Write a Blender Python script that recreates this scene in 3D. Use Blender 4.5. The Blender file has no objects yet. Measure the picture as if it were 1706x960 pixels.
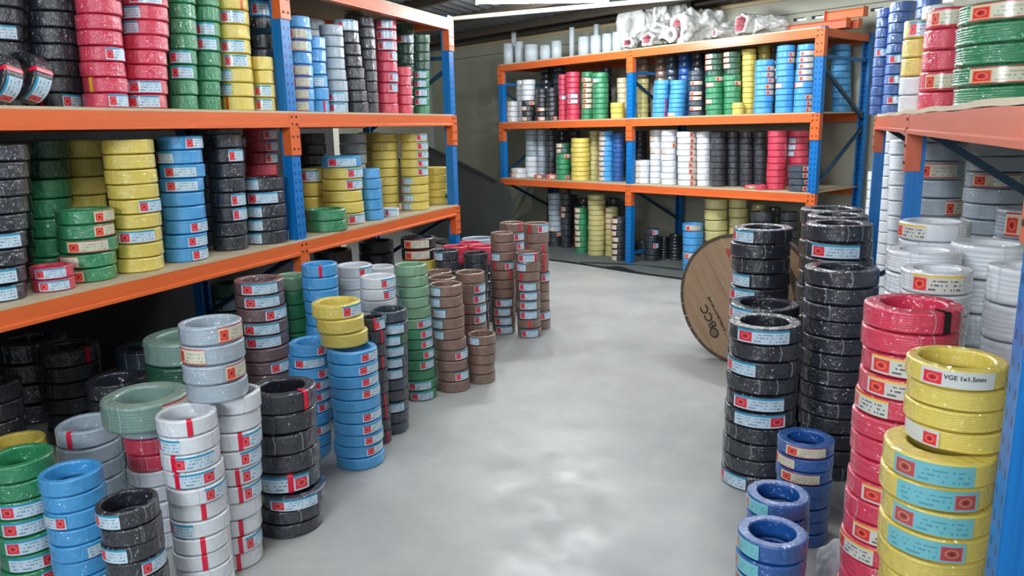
import bpy, bmesh, math, random
from mathutils import Vector, Matrix, noise
C = bpy.context.scene.collection
S = bpy.context.scene
PI = math.pi
# ------------------------------------------------------------------ camera
cd = bpy.data.cameras.new('camera'); cam = bpy.data.objects.new('camera', cd); C.objects.link(cam)
cd.sensor_width = 36.0; cd.lens = 26.38; cd.clip_start = 0.05
cam.matrix_world = Matrix(((0.92700, -0.05792, 0.37057, 0.0), (0.37443, 0.20061, -0.90529, 0.0),
                           (-0.02191, 0.97796, 0.20765, 1.55), (0, 0, 0, 1)))
S.camera = cam
# ------------------------------------------------------------------ world, exposure
w = bpy.data.worlds.new('world'); S.world = w; w.use_nodes = True
w.node_tree.nodes['Background'].inputs[0].default_value = (0.62, 0.74, 0.85, 1)
w.node_tree.nodes['Background'].inputs[1].default_value = 0.36
S.view_settings.view_transform = 'Standard'; S.view_settings.look = 'None'
S.view_settings.exposure = 0.42; S.view_settings.gamma = 1.0; S.view_settings.use_curve_mapping = False

def area(name, loc, sx, sy, power, col, rot=(0, 0, 0)):
    l = bpy.data.lights.new(name, 'AREA'); l.shape = 'RECTANGLE'; l.size = sx; l.size_y = sy
    l.energy = power; l.color = col
    o = bpy.data.objects.new(name, l); C.objects.link(o); o.location = loc; o.rotation_euler = rot
    return o
# unseen fill light added behind the camera, also sized for glints on the film
area('front_fill', (-1.1, -2.4, 2.25), 1.5, 0.9, 82, (0.88, 0.95, 1.0), (math.radians(78), 0, 0))
# tube lights under the ceiling (their housings are built further down)
LAMPS = [((-2.45, 6.88, 2.70), 26.0, 150), ((-1.25, 3.6, 2.70), -26.0, 34), ((-1.05, 0.9, 2.70), -26.0, 46), ((-0.55, 6.0, 2.70), -26.0, 70)]
def point(name, loc, power, radius, col=(0.93, 0.98, 1.0)):
    l = bpy.data.lights.new(name, 'POINT'); l.energy = power; l.shadow_soft_size = radius; l.color = col
    o = bpy.data.objects.new(name, l); C.objects.link(o); o.location = loc
for p, a, e in LAMPS:      # each tube shines all round: three sources along its length
    for q in (-0.4, 0.0, 0.4):
        point('tube_light', (p[0] + q * math.cos(math.radians(a)), p[1] + q * math.sin(math.radians(a)), p[2] - 0.07), e / 3, 0.05)

# ------------------------------------------------------------------ materials
MATS = {}
def nodes(name):
    m = bpy.data.materials.new(name); m.use_nodes = True
    nt = m.node_tree; b = nt.nodes['Principled BSDF']
    return m, nt, b
def lin(c): return tuple((x / 12.92 if x <= 0.04045 else ((x + 0.055) / 1.055) ** 2.4) for x in c)
def rgb(r, g, b): return lin((r / 255, g / 255, b / 255)) + (1,)
class N:
    def __init__(s, nt): s.nt = nt
    def m(s, op, a, b=None, c=None):
        n = s.nt.nodes.new('ShaderNodeMath'); n.operation = op
        for i, v in enumerate((a, b, c)):
            if v is None: continue
            if isinstance(v, (int, float)): n.inputs[i].default_value = v
            else: s.nt.links.new(v, n.inputs[i])
        return n.outputs[0]
    def mix(s, f, a, b):
        n = s.nt.nodes.new('ShaderNodeMix'); n.data_type = 'RGBA'
        for i, v in ((0, f), (6, a), (7, b)):
            if isinstance(v, (int, float, tuple)): n.inputs[i].default_value = v
            else: s.nt.links.new(v, n.inputs[i])
        return n.outputs[2]
    def noise(s, scale, detail=3, vec=None, rough=0.55):
        n = s.nt.nodes.new('ShaderNodeTexNoise'); n.inputs['Scale'].default_value = scale
        n.inputs['Detail'].default_value = detail; n.inputs['Roughness'].default_value = rough
        if vec is not None: s.nt.links.new(vec, n.inputs['Vector'])
        return n.outputs['Fac']
    def coord(s, k='Object'):
        n = s.nt.nodes.new('ShaderNodeTexCoord'); return n.outputs[k]
    def mapped(s, v, sc):
        n = s.nt.nodes.new('ShaderNodeMapping'); n.inputs['Scale'].default_value = sc
        s.nt.links.new(v, n.inputs['Vector']); return n.outputs[0]
    def sep(s, v):
        n = s.nt.nodes.new('ShaderNodeSeparateXYZ'); s.nt.links.new(v, n.inputs[0]); return n.outputs
    def ramp(s, f, lo, hi):
        n = s.nt.nodes.new('ShaderNodeMapRange'); n.inputs[1].default_value = lo; n.inputs[2].default_value = hi
        s.nt.links.new(f, n.inputs[0]); return n.outputs[0]
    def bump(s, h, strength, dist, b):
        n = s.nt.nodes.new('ShaderNodeBump'); n.inputs['Strength'].default_value = strength
        n.inputs['Distance'].default_value = dist
        s.nt.links.new(h, n.inputs['Height']); s.nt.links.new(n.outputs[0], b.inputs['Normal']); return n
    def rnd(s):
        n = s.nt.nodes.new('ShaderNodeObjectInfo'); return n.outputs['Random']

def paint(name, col, rough=0.45, metal=0.0, var=0.12, scale=6, bump=0.0, spec=0.5):
    if name in MATS: return MATS[name]
    m, nt, b = nodes(name); n = N(nt)
    c2 = tuple(x * (1 - var) for x in col[:3]) + (1,)
    nt.links.new(n.mix(n.ramp(n.noise(scale, 4), 0.35, 0.65), c2, col), b.inputs['Base Color'])
    b.inputs['Roughness'].default_value = rough; b.inputs['Metallic'].default_value = metal
    b.inputs['Specular IOR Level'].default_value = spec
    if bump: n.bump(n.noise(scale * 12, 3), bump, 0.002, b)
    MATS[name] = m; return m

WC = {'R': (210, 54, 84), 'G': (44, 134, 88), 'g': (118, 160, 126), 'Y': (220, 198, 92), 'y': (198, 188, 124),
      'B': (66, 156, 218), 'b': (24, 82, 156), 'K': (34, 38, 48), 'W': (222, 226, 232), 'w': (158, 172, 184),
      'N': (124, 96, 82), 'n': (106, 84, 86), 'e': (120, 148, 138), 'C': (214, 202, 168), 'k': (42, 58, 74), 'D': (26, 80, 60)}
def wire(code):
    nm = 'wire_' + code + ('l' if code.islower() else '')
    if nm in MATS: return MATS[nm]
    m, nt, b = nodes(nm); n = N(nt); col = rgb(*WC[code])
    f = n.m('MULTIPLY_ADD', n.rnd(), 0.18, 0.0)
    c2 = tuple(x * 0.80 for x in col[:3]) + (1,)
    nt.links.new(n.mix(f, col, c2), b.inputs['Base Color'])
    b.inputs['Roughness'].default_value = 0.42
    # clear shrink film over the winding: a glossy coat crumpled by folds that run over the ring
    b.inputs['Coat Weight'].default_value = 1.0
    b.inputs['Coat Roughness'].default_value = 0.05; b.inputs['Coat IOR'].default_value = 1.6
    v = n.mapped(n.coord(), (3.4, 3.4, 1.3))
    h = n.noise(1.5, 2, v, 0.5)
    bn = nt.nodes.new('ShaderNodeBump'); bn.inputs['Strength'].default_value = 1.0; bn.inputs['Distance'].default_value = 0.022
    nt.links.new(h, bn.inputs['Height']); nt.links.new(bn.outputs[0], b.inputs['Coat Normal'])
    MATS[nm] = m; return m

def sticker(kind, flip):
    nm = 'sticker_%d%d' % (kind, flip)
    if nm in MATS: return MATS[nm]
    m, nt, b = nodes(nm); n = N(nt)
    x, y, _ = n.sep(n.coord('UV'))
    if flip: u0 = n.m('SUBTRACT', 1.0, x)
    else: u0 = x
    base = {0: rgb(196, 216, 230), 1: rgb(206, 206, 184), 2: rgb(112, 186, 196), 3: rgb(206, 206, 200), 4: rgb(206, 208, 206)}[kind]
    col = base
    ink = {0: rgb(90, 120, 150), 1: rgb(140, 140, 120), 2: rgb(70, 140, 150), 3: rgb(70, 74, 80), 4: rgb(206, 208, 206)}[kind]
    # rows of small print
    rv = n.m('FRACT', n.m('MULTIPLY', y, 4.0)); row = n.m('GREATER_THAN', rv, 0.55)
    tv = n.mapped(n.coord('UV'), (34.0, 4.0, 1.0)); tn = n.nt.nodes.new('ShaderNodeTexWhiteNoise'); tn.noise_dimensions = '2D'
    fl = nt.nodes.new('ShaderNodeVectorMath'); fl.operation = 'FLOOR'; nt.links.new(tv, fl.inputs[0]); nt.links.new(fl.outputs[0], tn.inputs['Vector'])
    ch = n.m('GREATER_THAN', tn.outputs['Value'], 0.55)
    zone = n.m('MULTIPLY', n.m('GREATER_THAN', u0, 0.34), n.m('LESS_THAN', u0, 0.94))
    zone = n.m('MULTIPLY', zone, n.m('MULTIPLY', n.m('GREATER_THAN', y, 0.12), n.m('LESS_THAN', y, 0.72)))
    t = n.m('MULTIPLY', n.m('MULTIPLY', row, ch), n.m('MULTIPLY', zone, 0.75 if kind != 3 else 0.9))
    col = n.mix(t, col, ink)
    if kind == 0:
        col = n.mix(n.m('GREATER_THAN', y, 0.84), col, rgb(40, 150, 190))
    if kind == 1:
        e = n.m('MAXIMUM', n.m('GREATER_THAN', y, 0.93), n.m('LESS_THAN', y, 0.07)); col = n.mix(e, col, rgb(206, 50, 50))
    if kind == 3:
        col = n.mix(n.m('GREATER_THAN', y, 0.88), col, rgb(232, 190, 60))
    # red square with its ringed emblem
    sx = n.m('SUBTRACT', u0, 0.17); sy = n.m('SUBTRACT', y, 0.46)
    inb = n.m('MULTIPLY', n.m('LESS_THAN', n.m('ABSOLUTE', sx), 0.13), n.m('LESS_THAN', n.m('ABSOLUTE', sy), 0.36))
    inn = n.m('MULTIPLY', n.m('LESS_THAN', n.m('ABSOLUTE', sx), 0.115), n.m('LESS_THAN', n.m('ABSOLUTE', sy), 0.31))
    border = rgb(236, 150, 80) if kind == 1 else rgb(220, 70, 90)
    red = {0: rgb(222, 40, 66), 1: rgb(212, 50, 48), 2: rgb(168, 78, 72), 3: rgb(220, 60, 50), 4: rgb(214, 40, 56)}[kind]
    col = n.mix(inb, col, border); col = n.mix(inn, col, red)
    d = n.m('SQRT', n.m('ADD', n.m('POWER', n.m('MULTIPLY', sx, 8.5), 2.0), n.m('POWER', n.m('MULTIPLY', sy, 3.2), 2.0)))
    ring = n.m('MULTIPLY', n.m('GREATER_THAN', d, 0.55), n.m('LESS_THAN', d, 0.72))
    core = n.m('LESS_THAN', d, 0.34)
    col = n.mix(n.m('MULTIPLY', ring, 0.65), col, rgb(240, 150, 120)); col = n.mix(n.m('MULTIPLY', core, 0.7), col, rgb(110, 20, 36))
    nt.links.new(col, b.inputs['Base Color'])
    b.inputs['Roughness'].default_value = 0.35; b.inputs['Coat Weight'].default_value = 0.5; b.inputs['Coat Roughness'].default_value = 0.15
    MATS[nm] = m; return m

BLUE = None
def upright_mat():
    m, nt, b = nodes('blue_upright_paint'); n = N(nt)
    x, y, z = n.sep(n.coord())
    fz = n.m('FRACT', n.m('MULTIPLY', z, 1 / 0.05))
    slot = n.m('MULTIPLY', n.m('LESS_THAN', n.m('ABSOLUTE', n.m('SUBTRACT', fz, 0.5)), 0.2),
               n.m('LESS_THAN', n.m('ABSOLUTE', n.m('SUBTRACT', n.m('ABSOLUTE', x), 0.02)), 0.006))
    col = n.mix(n.ramp(n.noise(5, 4), 0.35, 0.7), rgb(0, 100, 172), rgb(8, 120, 198))
    nt.links.new(n.mix(n.m('MULTIPLY', slot, 0.8), col, rgb(8, 30, 60)), b.inputs['Base Color'])
    b.inputs['Roughness'].default_value = 0.38
    n.bump(n.m('SUBTRACT', 1.0, slot), 0.6, 0.003, b)
    return m
UPR = upright_mat()
BRACE = paint('brace_paint', rgb(24, 62, 88), 0.45)
BRACEB = paint('blue_brace_paint', rgb(20, 104, 168), 0.45)
ORG = paint('orange_beam_paint', rgb(222, 104, 50), 0.36, var=0.10, scale=3)
ORG2 = paint('dull_orange_beam_paint', rgb(200, 96, 62), 0.45, var=0.14, scale=4)
BOLT = paint('bolt_steel', rgb(70, 50, 44), 0.5, metal=0.5)
BOARD = paint('shelf_board_wood', rgb(196, 180, 150), 0.6, var=0.12, scale=9, bump=0.2)
RED = paint('red_tape', rgb(226, 26, 64), 0.3)
TAPE = {'r': RED, 'k': paint('black_tape', rgb(26, 24, 26), 0.3), 'y': paint('yellow_tape', rgb(230, 180, 50), 0.3),
        'o': paint('orange_tape', rgb(226, 80, 36), 0.3), 'm': paint('magenta_tape', rgb(200, 30, 110), 0.3)}

def floor_mat():
    m, nt, b = nodes('worn_concrete'); n = N(nt); v = n.coord()
    a = n.ramp(n.noise(0.9, 6, v, 0.6), 0.3, 0.7); f2 = n.ramp(n.noise(5.0, 5, v, 0.65), 0.35, 0.75)
    col = n.mix(a, rgb(150, 152, 152), rgb(172, 173, 170)); col = n.mix(n.m('MULTIPLY', f2, 0.35), col, rgb(190, 190, 184))
    vs = n.mapped(v, (1.0, 3.0, 1.0)); st = n.ramp(n.noise(2.2, 8, vs, 0.7), 0.55, 0.80)
    col = n.mix(n.m('MULTIPLY', st, 0.30), col, rgb(206, 204, 196))
    dk = n.ramp(n.noise(3.1, 7, n.mapped(v, (2.0, 1.0, 1.0)), 0.7), 0.64, 0.78)
    col = n.mix(n.m('MULTIPLY', dk, 0.16), col, rgb(112, 114, 116))
    nt.links.new(col, b.inputs['Base Color'])
    r = n.m('MULTIPLY_ADD', n.ramp(n.noise(2.4, 6, v, 0.65), 0.42, 0.62), 0.24, 0.35)
    nt.links.new(r, b.inputs['Roughness'])
    n.bump(n.noise(60, 4, v), 0.08, 0.002, b)
    return m
FLOOR = floor_mat()
WALL = paint('plastered_wall', rgb(180, 180, 164), 0.8, var=0.07, scale=2.0, bump=0.1)
CEIL = paint('dark_ceiling_sheet', rgb(104, 108, 112), 0.6, var=0.2, scale=2.5)
PURL = paint('purlin_steel', rgb(70, 62, 52), 0.6)
PALE = paint('pale_pipe', rgb(210, 205, 190), 0.5)
MATG = paint('grey_floor_sheet', rgb(92, 98, 96), 0.7, var=0.2, scale=3, bump=0.3)
MATE = paint('black_rubber_edge', rgb(20, 22, 24), 0.5)
DARKP = paint('dark_grey_panel', rgb(68, 72, 72), 0.6, var=0.16, scale=3, bump=0.1)

# ------------------------------------------------------------------ helpers
def obj(name, me, mat=None, parent=None):
    o = bpy.data.objects.new(name, me); C.objects.link(o)
    if mat is not None:
        if not me.materials: me.materials.append(mat)
    if parent is not None: o.parent = parent
    return o
def tomesh(bm, name, smooth=False):
    bmesh.ops.recalc_face_normals(bm, faces=bm.faces)
    me = bpy.data.meshes.new(name); bm.to_mesh(me); bm.free()
    if smooth: me.polygons.foreach_set('use_smooth', [True] * len(me.polygons))
    return me
def box(bm, a, b):
    vs = [bm.verts.new((x, y, z)) for x in (a[0], b[0]) for y in (a[1], b[1]) for z in (a[2], b[2])]
    for f in ((0, 1, 3, 2), (4, 6, 7, 5), (0, 4, 5, 1), (2, 3, 7, 6), (0, 2, 6, 4), (1, 5, 7, 3)): bm.faces.new([vs[i] for i in f])
def boxm(name, a, b, bev=0.0):
    bm = bmesh.new(); box(bm, a, b)
    if bev: bmesh.ops.bevel(bm, geom=bm.edges[:], offset=bev, segments=1, affect='EDGES')
    return tomesh(bm, name)
def prism(name, prof, x0, x1, caps=True):
    """closed profile of (y, z) points pushed along x"""
    bm = bmesh.new()
    A = [bm.verts.new((x0, p[0], p[1])) for p in prof]; B = [bm.verts.new((x1, p[0], p[1])) for p in prof]
    n = len(prof)
    for i in range(n): bm.faces.new((A[i], A[(i + 1) % n], B[(i + 1) % n], B[i]))
    if caps: bm.faces.new(A[::-1]); bm.faces.new(B)
    return tomesh(bm, name)
def bar(name, p, q, w, t):
    p = Vector(p); q = Vector(q); d = (q - p); L = d.length; d.normalize()
    s = d.cross(Vector((0.02, 0.01, 1))).normalized(); u = s.cross(d)
    bm = bmesh.new(); c = []
    for e in (p, q):
        for a, b in ((-1, -1), (1, -1), (1, 1), (-1, 1)): c.append(bm.verts.new(e + s * a * w / 2 + u * b * t / 2))
    for f in ((0, 1, 2, 3), (7, 6, 5, 4), (0, 4, 5, 1), (1, 5, 6, 2), (2, 6, 7, 3), (3, 7, 4, 0)): bm.faces.new([c[i] for i in f])
    return tomesh(bm, name)
def lathe(name, prof, seg=32, closed=False, smooth=True):
    bm = bmesh.new(); rings = []
    for r, z in prof: rings.append([bm.verts.new((r * math.cos(2 * PI * k / seg), r * math.sin(2 * PI * k / seg), z)) for k in range(seg)])
    n = len(rings)
    for i in range(n if closed else n - 1):
        a, b = rings[i], rings[(i + 1) % n]
        for k in range(seg): bm.faces.new((a[k], a[(k + 1) % seg], b[(k + 1) % seg], b[k]))
    return tomesh(bm, name, smooth)
def empty(name, loc, rz=0.0):
    o = bpy.data.objects.new(name, None); C.objects.link(o); o.location = loc; o.rotation_euler = (0, 0, rz); o.empty_display_size = 0.1
    return o
def tag(o, label=None, cat=None, group=None, kind=None):
    if label: o['label'] = label
    if cat: o['category'] = cat
    if group: o['group'] = group
    if kind: o['kind'] = kind
    return o
def struct(name, me, mat): return tag(obj(name, me, mat), kind='structure')

# ------------------------------------------------------------------ the room
NB = Vector((0.441, 0.897, 0)); DB = Vector((0.897, -0.441, 0))     # back rack: inward normal, run
PB = Vector((-1.98, 8.37, 0)); AB = math.atan2(DB.y, DB.x)
struct('floor', boxm('floor', (-6.4, -2.5, -0.1), (1.7, 13.0, 0)), FLOOR)
WB = PB + NB * 1.15
def along(s, d=0.0, z=0.0): return PB + DB * s + NB * d + Vector((0, 0, z))
struct('wall_left_near', boxm('wall_left_near', (-4.55, -2.5, 0), (-4.45, 6.3, 3.0)), paint('dark_wall', rgb(92, 92, 86), 0.85)) if 0 else None
wl = struct('wall_back', boxm('wall_back', (-5.2, 0, 0), (4.4, 0.12, 3.0)), WALL); wl.location = WB; wl.rotation_euler = (0, 0, AB)
bm = bmesh.new(); box(bm, (-4.56, -2.5, 0), (-4.44, 6.4, 3.0)); box(bm, (-6.4, 6.3, 0), (-4.5, 6.4, 3.0)); box(bm, (-6.4, 6.35, 0), (-6.28, 12.6, 3.0))
struct('wall_left', tomesh(bm, 'wall_left'), WALL)
struct('trim_10', boxm('shade_sheet', (-4.44, -2.5, 0), (-4.42, 6.28, 2.8)), paint('wall_shade_black', rgb(40, 42, 44), 0.85))  # added black sheet: the shade behind the left rack put into its colour
struct('wall_right', boxm('wall_right', (1.6, -2.5, 0), (1.72, 8.6, 3.0)), WALL)
bm = bmesh.new(); nx = 108
r0 = []; 
for i in range(nx + 1):
    x = -6.4 + 8.12 * i / nx; z = 2.86 + (0.012 if i % 2 else 0.0)
    r0.append((bm.verts.new((x, -2.5, z)), bm.verts.new((x, 12.6, z)), bm.verts.new((x, -2.5, z + 0.06)), bm.verts.new((x, 12.6, z + 0.06))))
for i in range(nx):
    a, b = r0[i], r0[i + 1]
    bm.faces.new((a[0], b[0], b[1], a[1])); bm.faces.new((a[2], a[3], b[3], b[2]))
struct('ceiling', tomesh(bm, 'ceiling'), CEIL)
# purlins across the ceiling, parallel to the back wall, and one pale pipe
for k, (d, w_, h_) in enumerate(((0.62, 0.05, 0.05), (0.1, 0.06, 0.08), (-0.9, 0.06, 0.08), (-1.9, 0.06, 0.08), (-3.0, 0.06, 0.08), (-4.2, 0.06, 0.08), (-5.4, 0.06, 0.08))):
    p = struct('trim_%d' % (k + 1), boxm('purlin', (-4.9, -w_ / 2, 2.86 - h_), (4.0, w_ / 2, 2.86)), PURL); p.location = PB + NB * d; p.rotation_euler = (0, 0, AB)
    tag(p, 'dark purlin running under the ceiling parallel to the back wall')
o = obj('ceiling_pipe', lathe('pipe', [(0.022, -1.9), (0.022, 1.9)], 12), PALE); o.location = (-1.9, 7.62, 2.73)
o.rotation_euler = (PI / 2, 0, math.radians(88)); tag(o, 'pale pipe hung under the ceiling beyond the tube light', 'pipe')
# ceiling edge strip over the back wall, seam and row of gaps that let daylight in
st = struct('trim_8', boxm('edge', (-4.9, -0.03, 2.815), (4.0, 0.0, 2.86)), paint('cream_strip', rgb(214, 190, 150), 0.6)); st.location = WB; st.rotation_euler = (0, 0, AB)
se = struct('trim_9', boxm('seam', (-4.9, -0.012, 2.664), (4.0, 0.0, 2.672)), paint('seam_grey', rgb(96, 96, 90), 0.7)); se.location = WB; se.rotation_euler = (0, 0, AB)
gm, gnt, gb = nodes('daylight_gap'); gb.inputs['Emission Color'].default_value = (1, 1, 1, 1); gb.inputs['Emission Strength'].default_value = 1.6
sf = paint('gap_recess', rgb(50, 52, 50), 0.8)
gap = boxm('gap', (-0.045, -0.006, -0.008), (0.045, 0.0, 0.008)); rec = boxm('recess', (-0.06, -0.004, -0.014), (0.06, 0.0, 0.016))
for k in range(16):
    g = obj('daylight_gap', gap, gm, wl); g.location = (0.95 + k * 0.2, -0.004, 2.60)
    g2 = obj('gap_recess', rec, sf, wl); g2.location = (0.95 + k * 0.2 - 0.03, -0.001, 2.605)

# grey sheet lying on the floor in front of and under the back rack, with a curled black edge
bm = bmesh.new(); nn = 60; fr = []; 
def edge_d(s): return -0.50 - 0.12 * (s + 2.2) / 4.0 * 0.0 - 0.02 * math.sin(s * 3.1)
for i in range(nn + 1):
    s = -3.2 + 6.2 * i / nn; e = -0.43 + 0.08 * (s + 1.0) / 2.0 - 0.015 * math.sin(s * 4.1)
    hump = 0.035 * max(0, math.sin(s * 3.7 + 0.8)) ** 6
    ps = [along(s, e, 0.001), along(s, e, 0.008 + hump), along(s, e + 0.10, 0.006 + hump * 0.4), along(s, 1.13, 0.006)]
    fr.append([bm.verts.new(p) for p in ps])
for i in range(nn):
    for j in range(3): bm.faces.new((fr[i][j], fr[i + 1][j], fr[i + 1][j + 1], fr[i][j + 1]))
o = obj('floor_sheet', tomesh(bm, 'floor_sheet', True), MATG); tag(o, 'dark grey protective sheet on the floor under the back rack', 'floor mat')
bm = bmesh.new(); fr = []
for i in range(nn + 1):
    s = -3.2 + 6.2 * i / nn; e = -0.43 + 0.08 * (s + 1.0) / 2.0 - 0.015 * math.sin(s * 4.1)
    hump = 0.035 * max(0, math.sin(s * 3.7 + 0.8)) ** 6
    fr.append([bm.verts.new(along(s, e + dx, z)) for dx, z in ((-0.014, 0.0), (-0.014, 0.012 + hump), (0.02, 0.014 + hump), (0.02, 0.0))])
for i in range(nn):
    for j in range(4): bm.faces.new((fr[i][j], fr[i + 1][j], fr[i + 1][(j + 1) % 4], fr[i][(j + 1) % 4]))
obj('curled_edge', tomesh(bm, 'curled_edge'), MATE, o)['label'] = 'curled black edge of the sheet'

# dark panel leaning at the far left end
pp = [(-5.77, 10.10, 1.45), (-5.25, 9.85, 1.30), (-4.73, 9.59, 1.14), (-4.26, 9.36, 0.99), (-3.93, 9.19, 0.88), (-3.80, 9.13, 0.83), (-3.72, 9.09, 0.76), (-3.69, 9.075, 0.67), (-3.69, 9.075, 0.43), (-3.72, 9.09, 0.2), (-3.76, 9.11, 0.0), (-5.77, 10.10, 0.0)]
bm = bmesh.new(); off = NB * 0.02; A = []; B = []
for x, y, z in pp:
    t = Vector((x, y, z)) - NB * (0.12 * (1 - z / 1.45) * 0.0); A.append(bm.verts.new(t)); B.append(bm.verts.new(t + off))
for i in range(len(A)): bm.faces.new((A[i], A[(i + 1) % len(A)], B[(i + 1) % len(A)], B[i]))
bm.faces.new(A); bm.faces.new(B[::-1])
o = obj('dark_sheet', tomesh(bm, 'dark_sheet'), DARKP); tag(o, 'large dark grey sheet with sloping top edge standing between the two racks', 'sheet')
o = obj('rim', None or bar('rim', (-5.77, 10.08, 1.455), (-3.95, 9.18, 0.885), 0.03, 0.012), paint('panel_edge', rgb(52, 55, 56), 0.5), o)

# ------------------------------------------------------------------ racks
def rack(name, label, P, D, Nn, posts, depth, levels, ht, mat_beam, braces, sag=0.0, zig=((2.04, 1.56), (0.97, 1.50), (0.86, 0.42))):
    """run coordinates: x along the face, y inward; z up"""
    root = empty(name, P); root.rotation_euler = (0, 0, math.atan2(D.y, D.x))
    sgn = 1 if (Matrix.Rotation(math.atan2(D.y, D.x), 3, 'Z') @ Vector((0, 1, 0))).dot(Nn) > 0 else -1
    tag(root, label, 'rack')
    W, Dp = 0.078, 0.066
    prof = [(-W / 2, 0), (W / 2, 0), (W / 2, Dp), (W / 2 - 0.02, Dp), (W / 2 - 0.02, Dp - 0.012), (W / 2 - 0.012, Dp - 0.012), (W / 2 - 0.012, 0.012), (-W / 2 + 0.012, 0.012), (-W / 2 + 0.012, Dp - 0.012), (-W / 2 + 0.02, Dp - 0.012), (-W / 2 + 0.02, Dp), (-W / 2, Dp)]
    bm = bmesh.new(); A = [bm.verts.new((p[0], p[1] * sgn, 0)) for p in prof]; B = [bm.verts.new((p[0], p[1] * sgn, ht)) for p in prof]; n = len(prof)
    for i in range(n): bm.faces.new((A[i], A[(i + 1) % n], B[(i + 1) % n], B[i]))
    bm.faces.new(A); bm.faces.new(B); front = tomesh(bm, 'upright')
    bm = bmesh.new(); A = [bm.verts.new((p[0], (depth - p[1]) * sgn, 0)) for p in prof]; B = [bm.verts.new((p[0], (depth - p[1]) * sgn, ht)) for p in prof]
    for i in range(n): bm.faces.new((A[i], A[(i + 1) % n], B[(i + 1) % n], B[i]))
    bm.faces.new(A); bm.faces.new(B); rear = tomesh(bm, 'upright')
    foot = boxm('foot', (-0.06, -0.02 * sgn, 0), (0.06, 0.09 * sgn, 0.006))
    hb = 0.078
    con = bmesh.new(); box(con, (-W / 2 - 0.004, -0.008 * sgn, -0.235), (W / 2 + 0.004, 0.0, 0.002)); box(con, (-W / 2 - 0.004, 0.0, -0.235), (-W / 2, 0.05 * sgn, 0.002)); box(con, (W / 2, 0.0, -0.235), (W / 2 + 0.004, 0.05 * sgn, 0.002))
    con = tomesh(con, 'connector')
    bl = bmesh.new()
    for zz in (-0.02, -0.06, -0.13, -0.2):
        for xx in (-0.02, 0.02): box(bl, (xx - 0.006, -0.011 * sgn, zz - 0.006), (xx + 0.006, -0.007 * sgn, zz + 0.006))
    bl = tomesh(bl, 'bolt_heads')
    for x in posts:
        for me in (front, rear):
            u = obj('upright', me, UPR, root); u.location.x = x
        for me, y in ((foot, 0), (foot, depth - 0.07)):
            u = obj('foot', me, UPR, root); u.location = (x, y * sgn, 0)
        for lv in levels:
            c = obj('connector', con, mat_beam, root); c.location = (x, 0, lv - 0.012)
            tag(obj('bolt_heads', bl, BOLT, c), kind='stuff')
        fy, ry = 0.04 * sgn, (depth - 0.04) * sgn
        for z in ((0.12, 2.12) if ht > 2 else (0.12, 1.5)):
            obj('brace', bar('brace', (x, fy, z), (x, ry, z), 0.03, 0.03), braces, root)
        for zf, zr in zig:
            obj('brace', bar('brace', (x + 0.012, fy, zf), (x + 0.012, ry, zr), 0.025, 0.030), BRACE, root)
    if ht > 2:
        for x in (posts[0], posts[-1]): obj('end_beam', boxm('end_beam', (x - 0.02, min(fy, ry), levels[-1] - 0.075), (x + 0.02, max(fy, ry), levels[-1] - 0.014)), mat_beam, root)
    for a, b in zip(posts[:-1], posts[1:]):
        x0, x1 = a + W / 2, b - W / 2
        pr = [(-0.006, 0.0), (-0.006, -hb + 0.018), (-0.016, -hb + 0.014), (-0.016, -hb), (0.036, -hb), (0.036, 0.0)]
        pf = [(p[0] * sgn, p[1]) for p in pr]
        be = prism('beam', pf, a + 0.03, b - 0.03)
        pk = [((depth - p[0]) * sgn, p[1]) for p in pr]; bk = prism('beam', pk, a + 0.03, b - 0.03)
        xm = (x0 + x1) / 2
        for lv in levels:
            for me in (be, bk):
                q = obj('beam', me, mat_beam, root); q.location.z = lv - 0.012
            for k, (p0, p1) in enumerate(((a + 0.002, xm - 0.001), (xm + 0.001, b - 0.002))):
                bm = bmesh.new(); n = 12; top = []; bot = []
                for i in range(n + 1):
                    x = p0 + (p1 - p0) * i / n; wv = sag * math.sin(x * 7.0) * 0.003
                    top.append([bm.verts.new((x, y * sgn, wv + sag * 0.004)) for y in (0.0 - 0.006, depth)]); bot.append([bm.verts.new((x, y * sgn, -0.012 + (wv if sag else 0))) for y in (-0.006, depth)])
                for i in range(n):
                    bm.faces.new((top[i][0], top[i + 1][0], top[i + 1][1], top[i][1])); bm.faces.new((bot[i][0], bot[i][1], bot[i + 1][1], bot[i + 1][0]))
                    bm.faces.new((top[i][0], bot[i][0], bot[i + 1][0], top[i + 1][0])); bm.faces.new((top[i][1], top[i + 1][1], bot[i + 1][1], bot[i][1]))
                bm.faces.new((top[0][0], top[0][1], bot[0][1], bot[0][0])); bm.faces.new((top[n][0], bot[n][0], bot[n][1], top[n][1]))
                q = obj('shelf_board', tomesh(bm, 'shelf_board'), BOARD, root); q.location.z = lv
    return root, sgn
Y_ = Vector((0, 1, 0)); X_ = Vector((1, 0, 0))
rack('pallet_rack', 'long blue and orange shelving rack down the left side of the aisle', Vector((-2.8, 0, 0)), Y_, -X_, [-0.55, 1.5, 3.60, 5.66], 0.85, [0.94, 1.675, 2.42], 2.44, ORG, BRACE)
rack('pallet_rack', 'blue and orange shelving rack across the back of the room', PB, DB, NB, [-2.16, 0.0, 2.14], 1.0, [0.915, 1.638, 2.367], 2.37, ORG, BRACEB)
rack('pallet_rack', 'shelving rack on the right with dull orange beam over white coils', Vector((0.34, 0, 0)), Y_, X_, [1.50, 3.62, 5.80], 0.90, [1.585], 1.58, ORG2, BRACE, sag=1.0, zig=((1.52, 0.98), (0.45, 0.92)))

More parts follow.
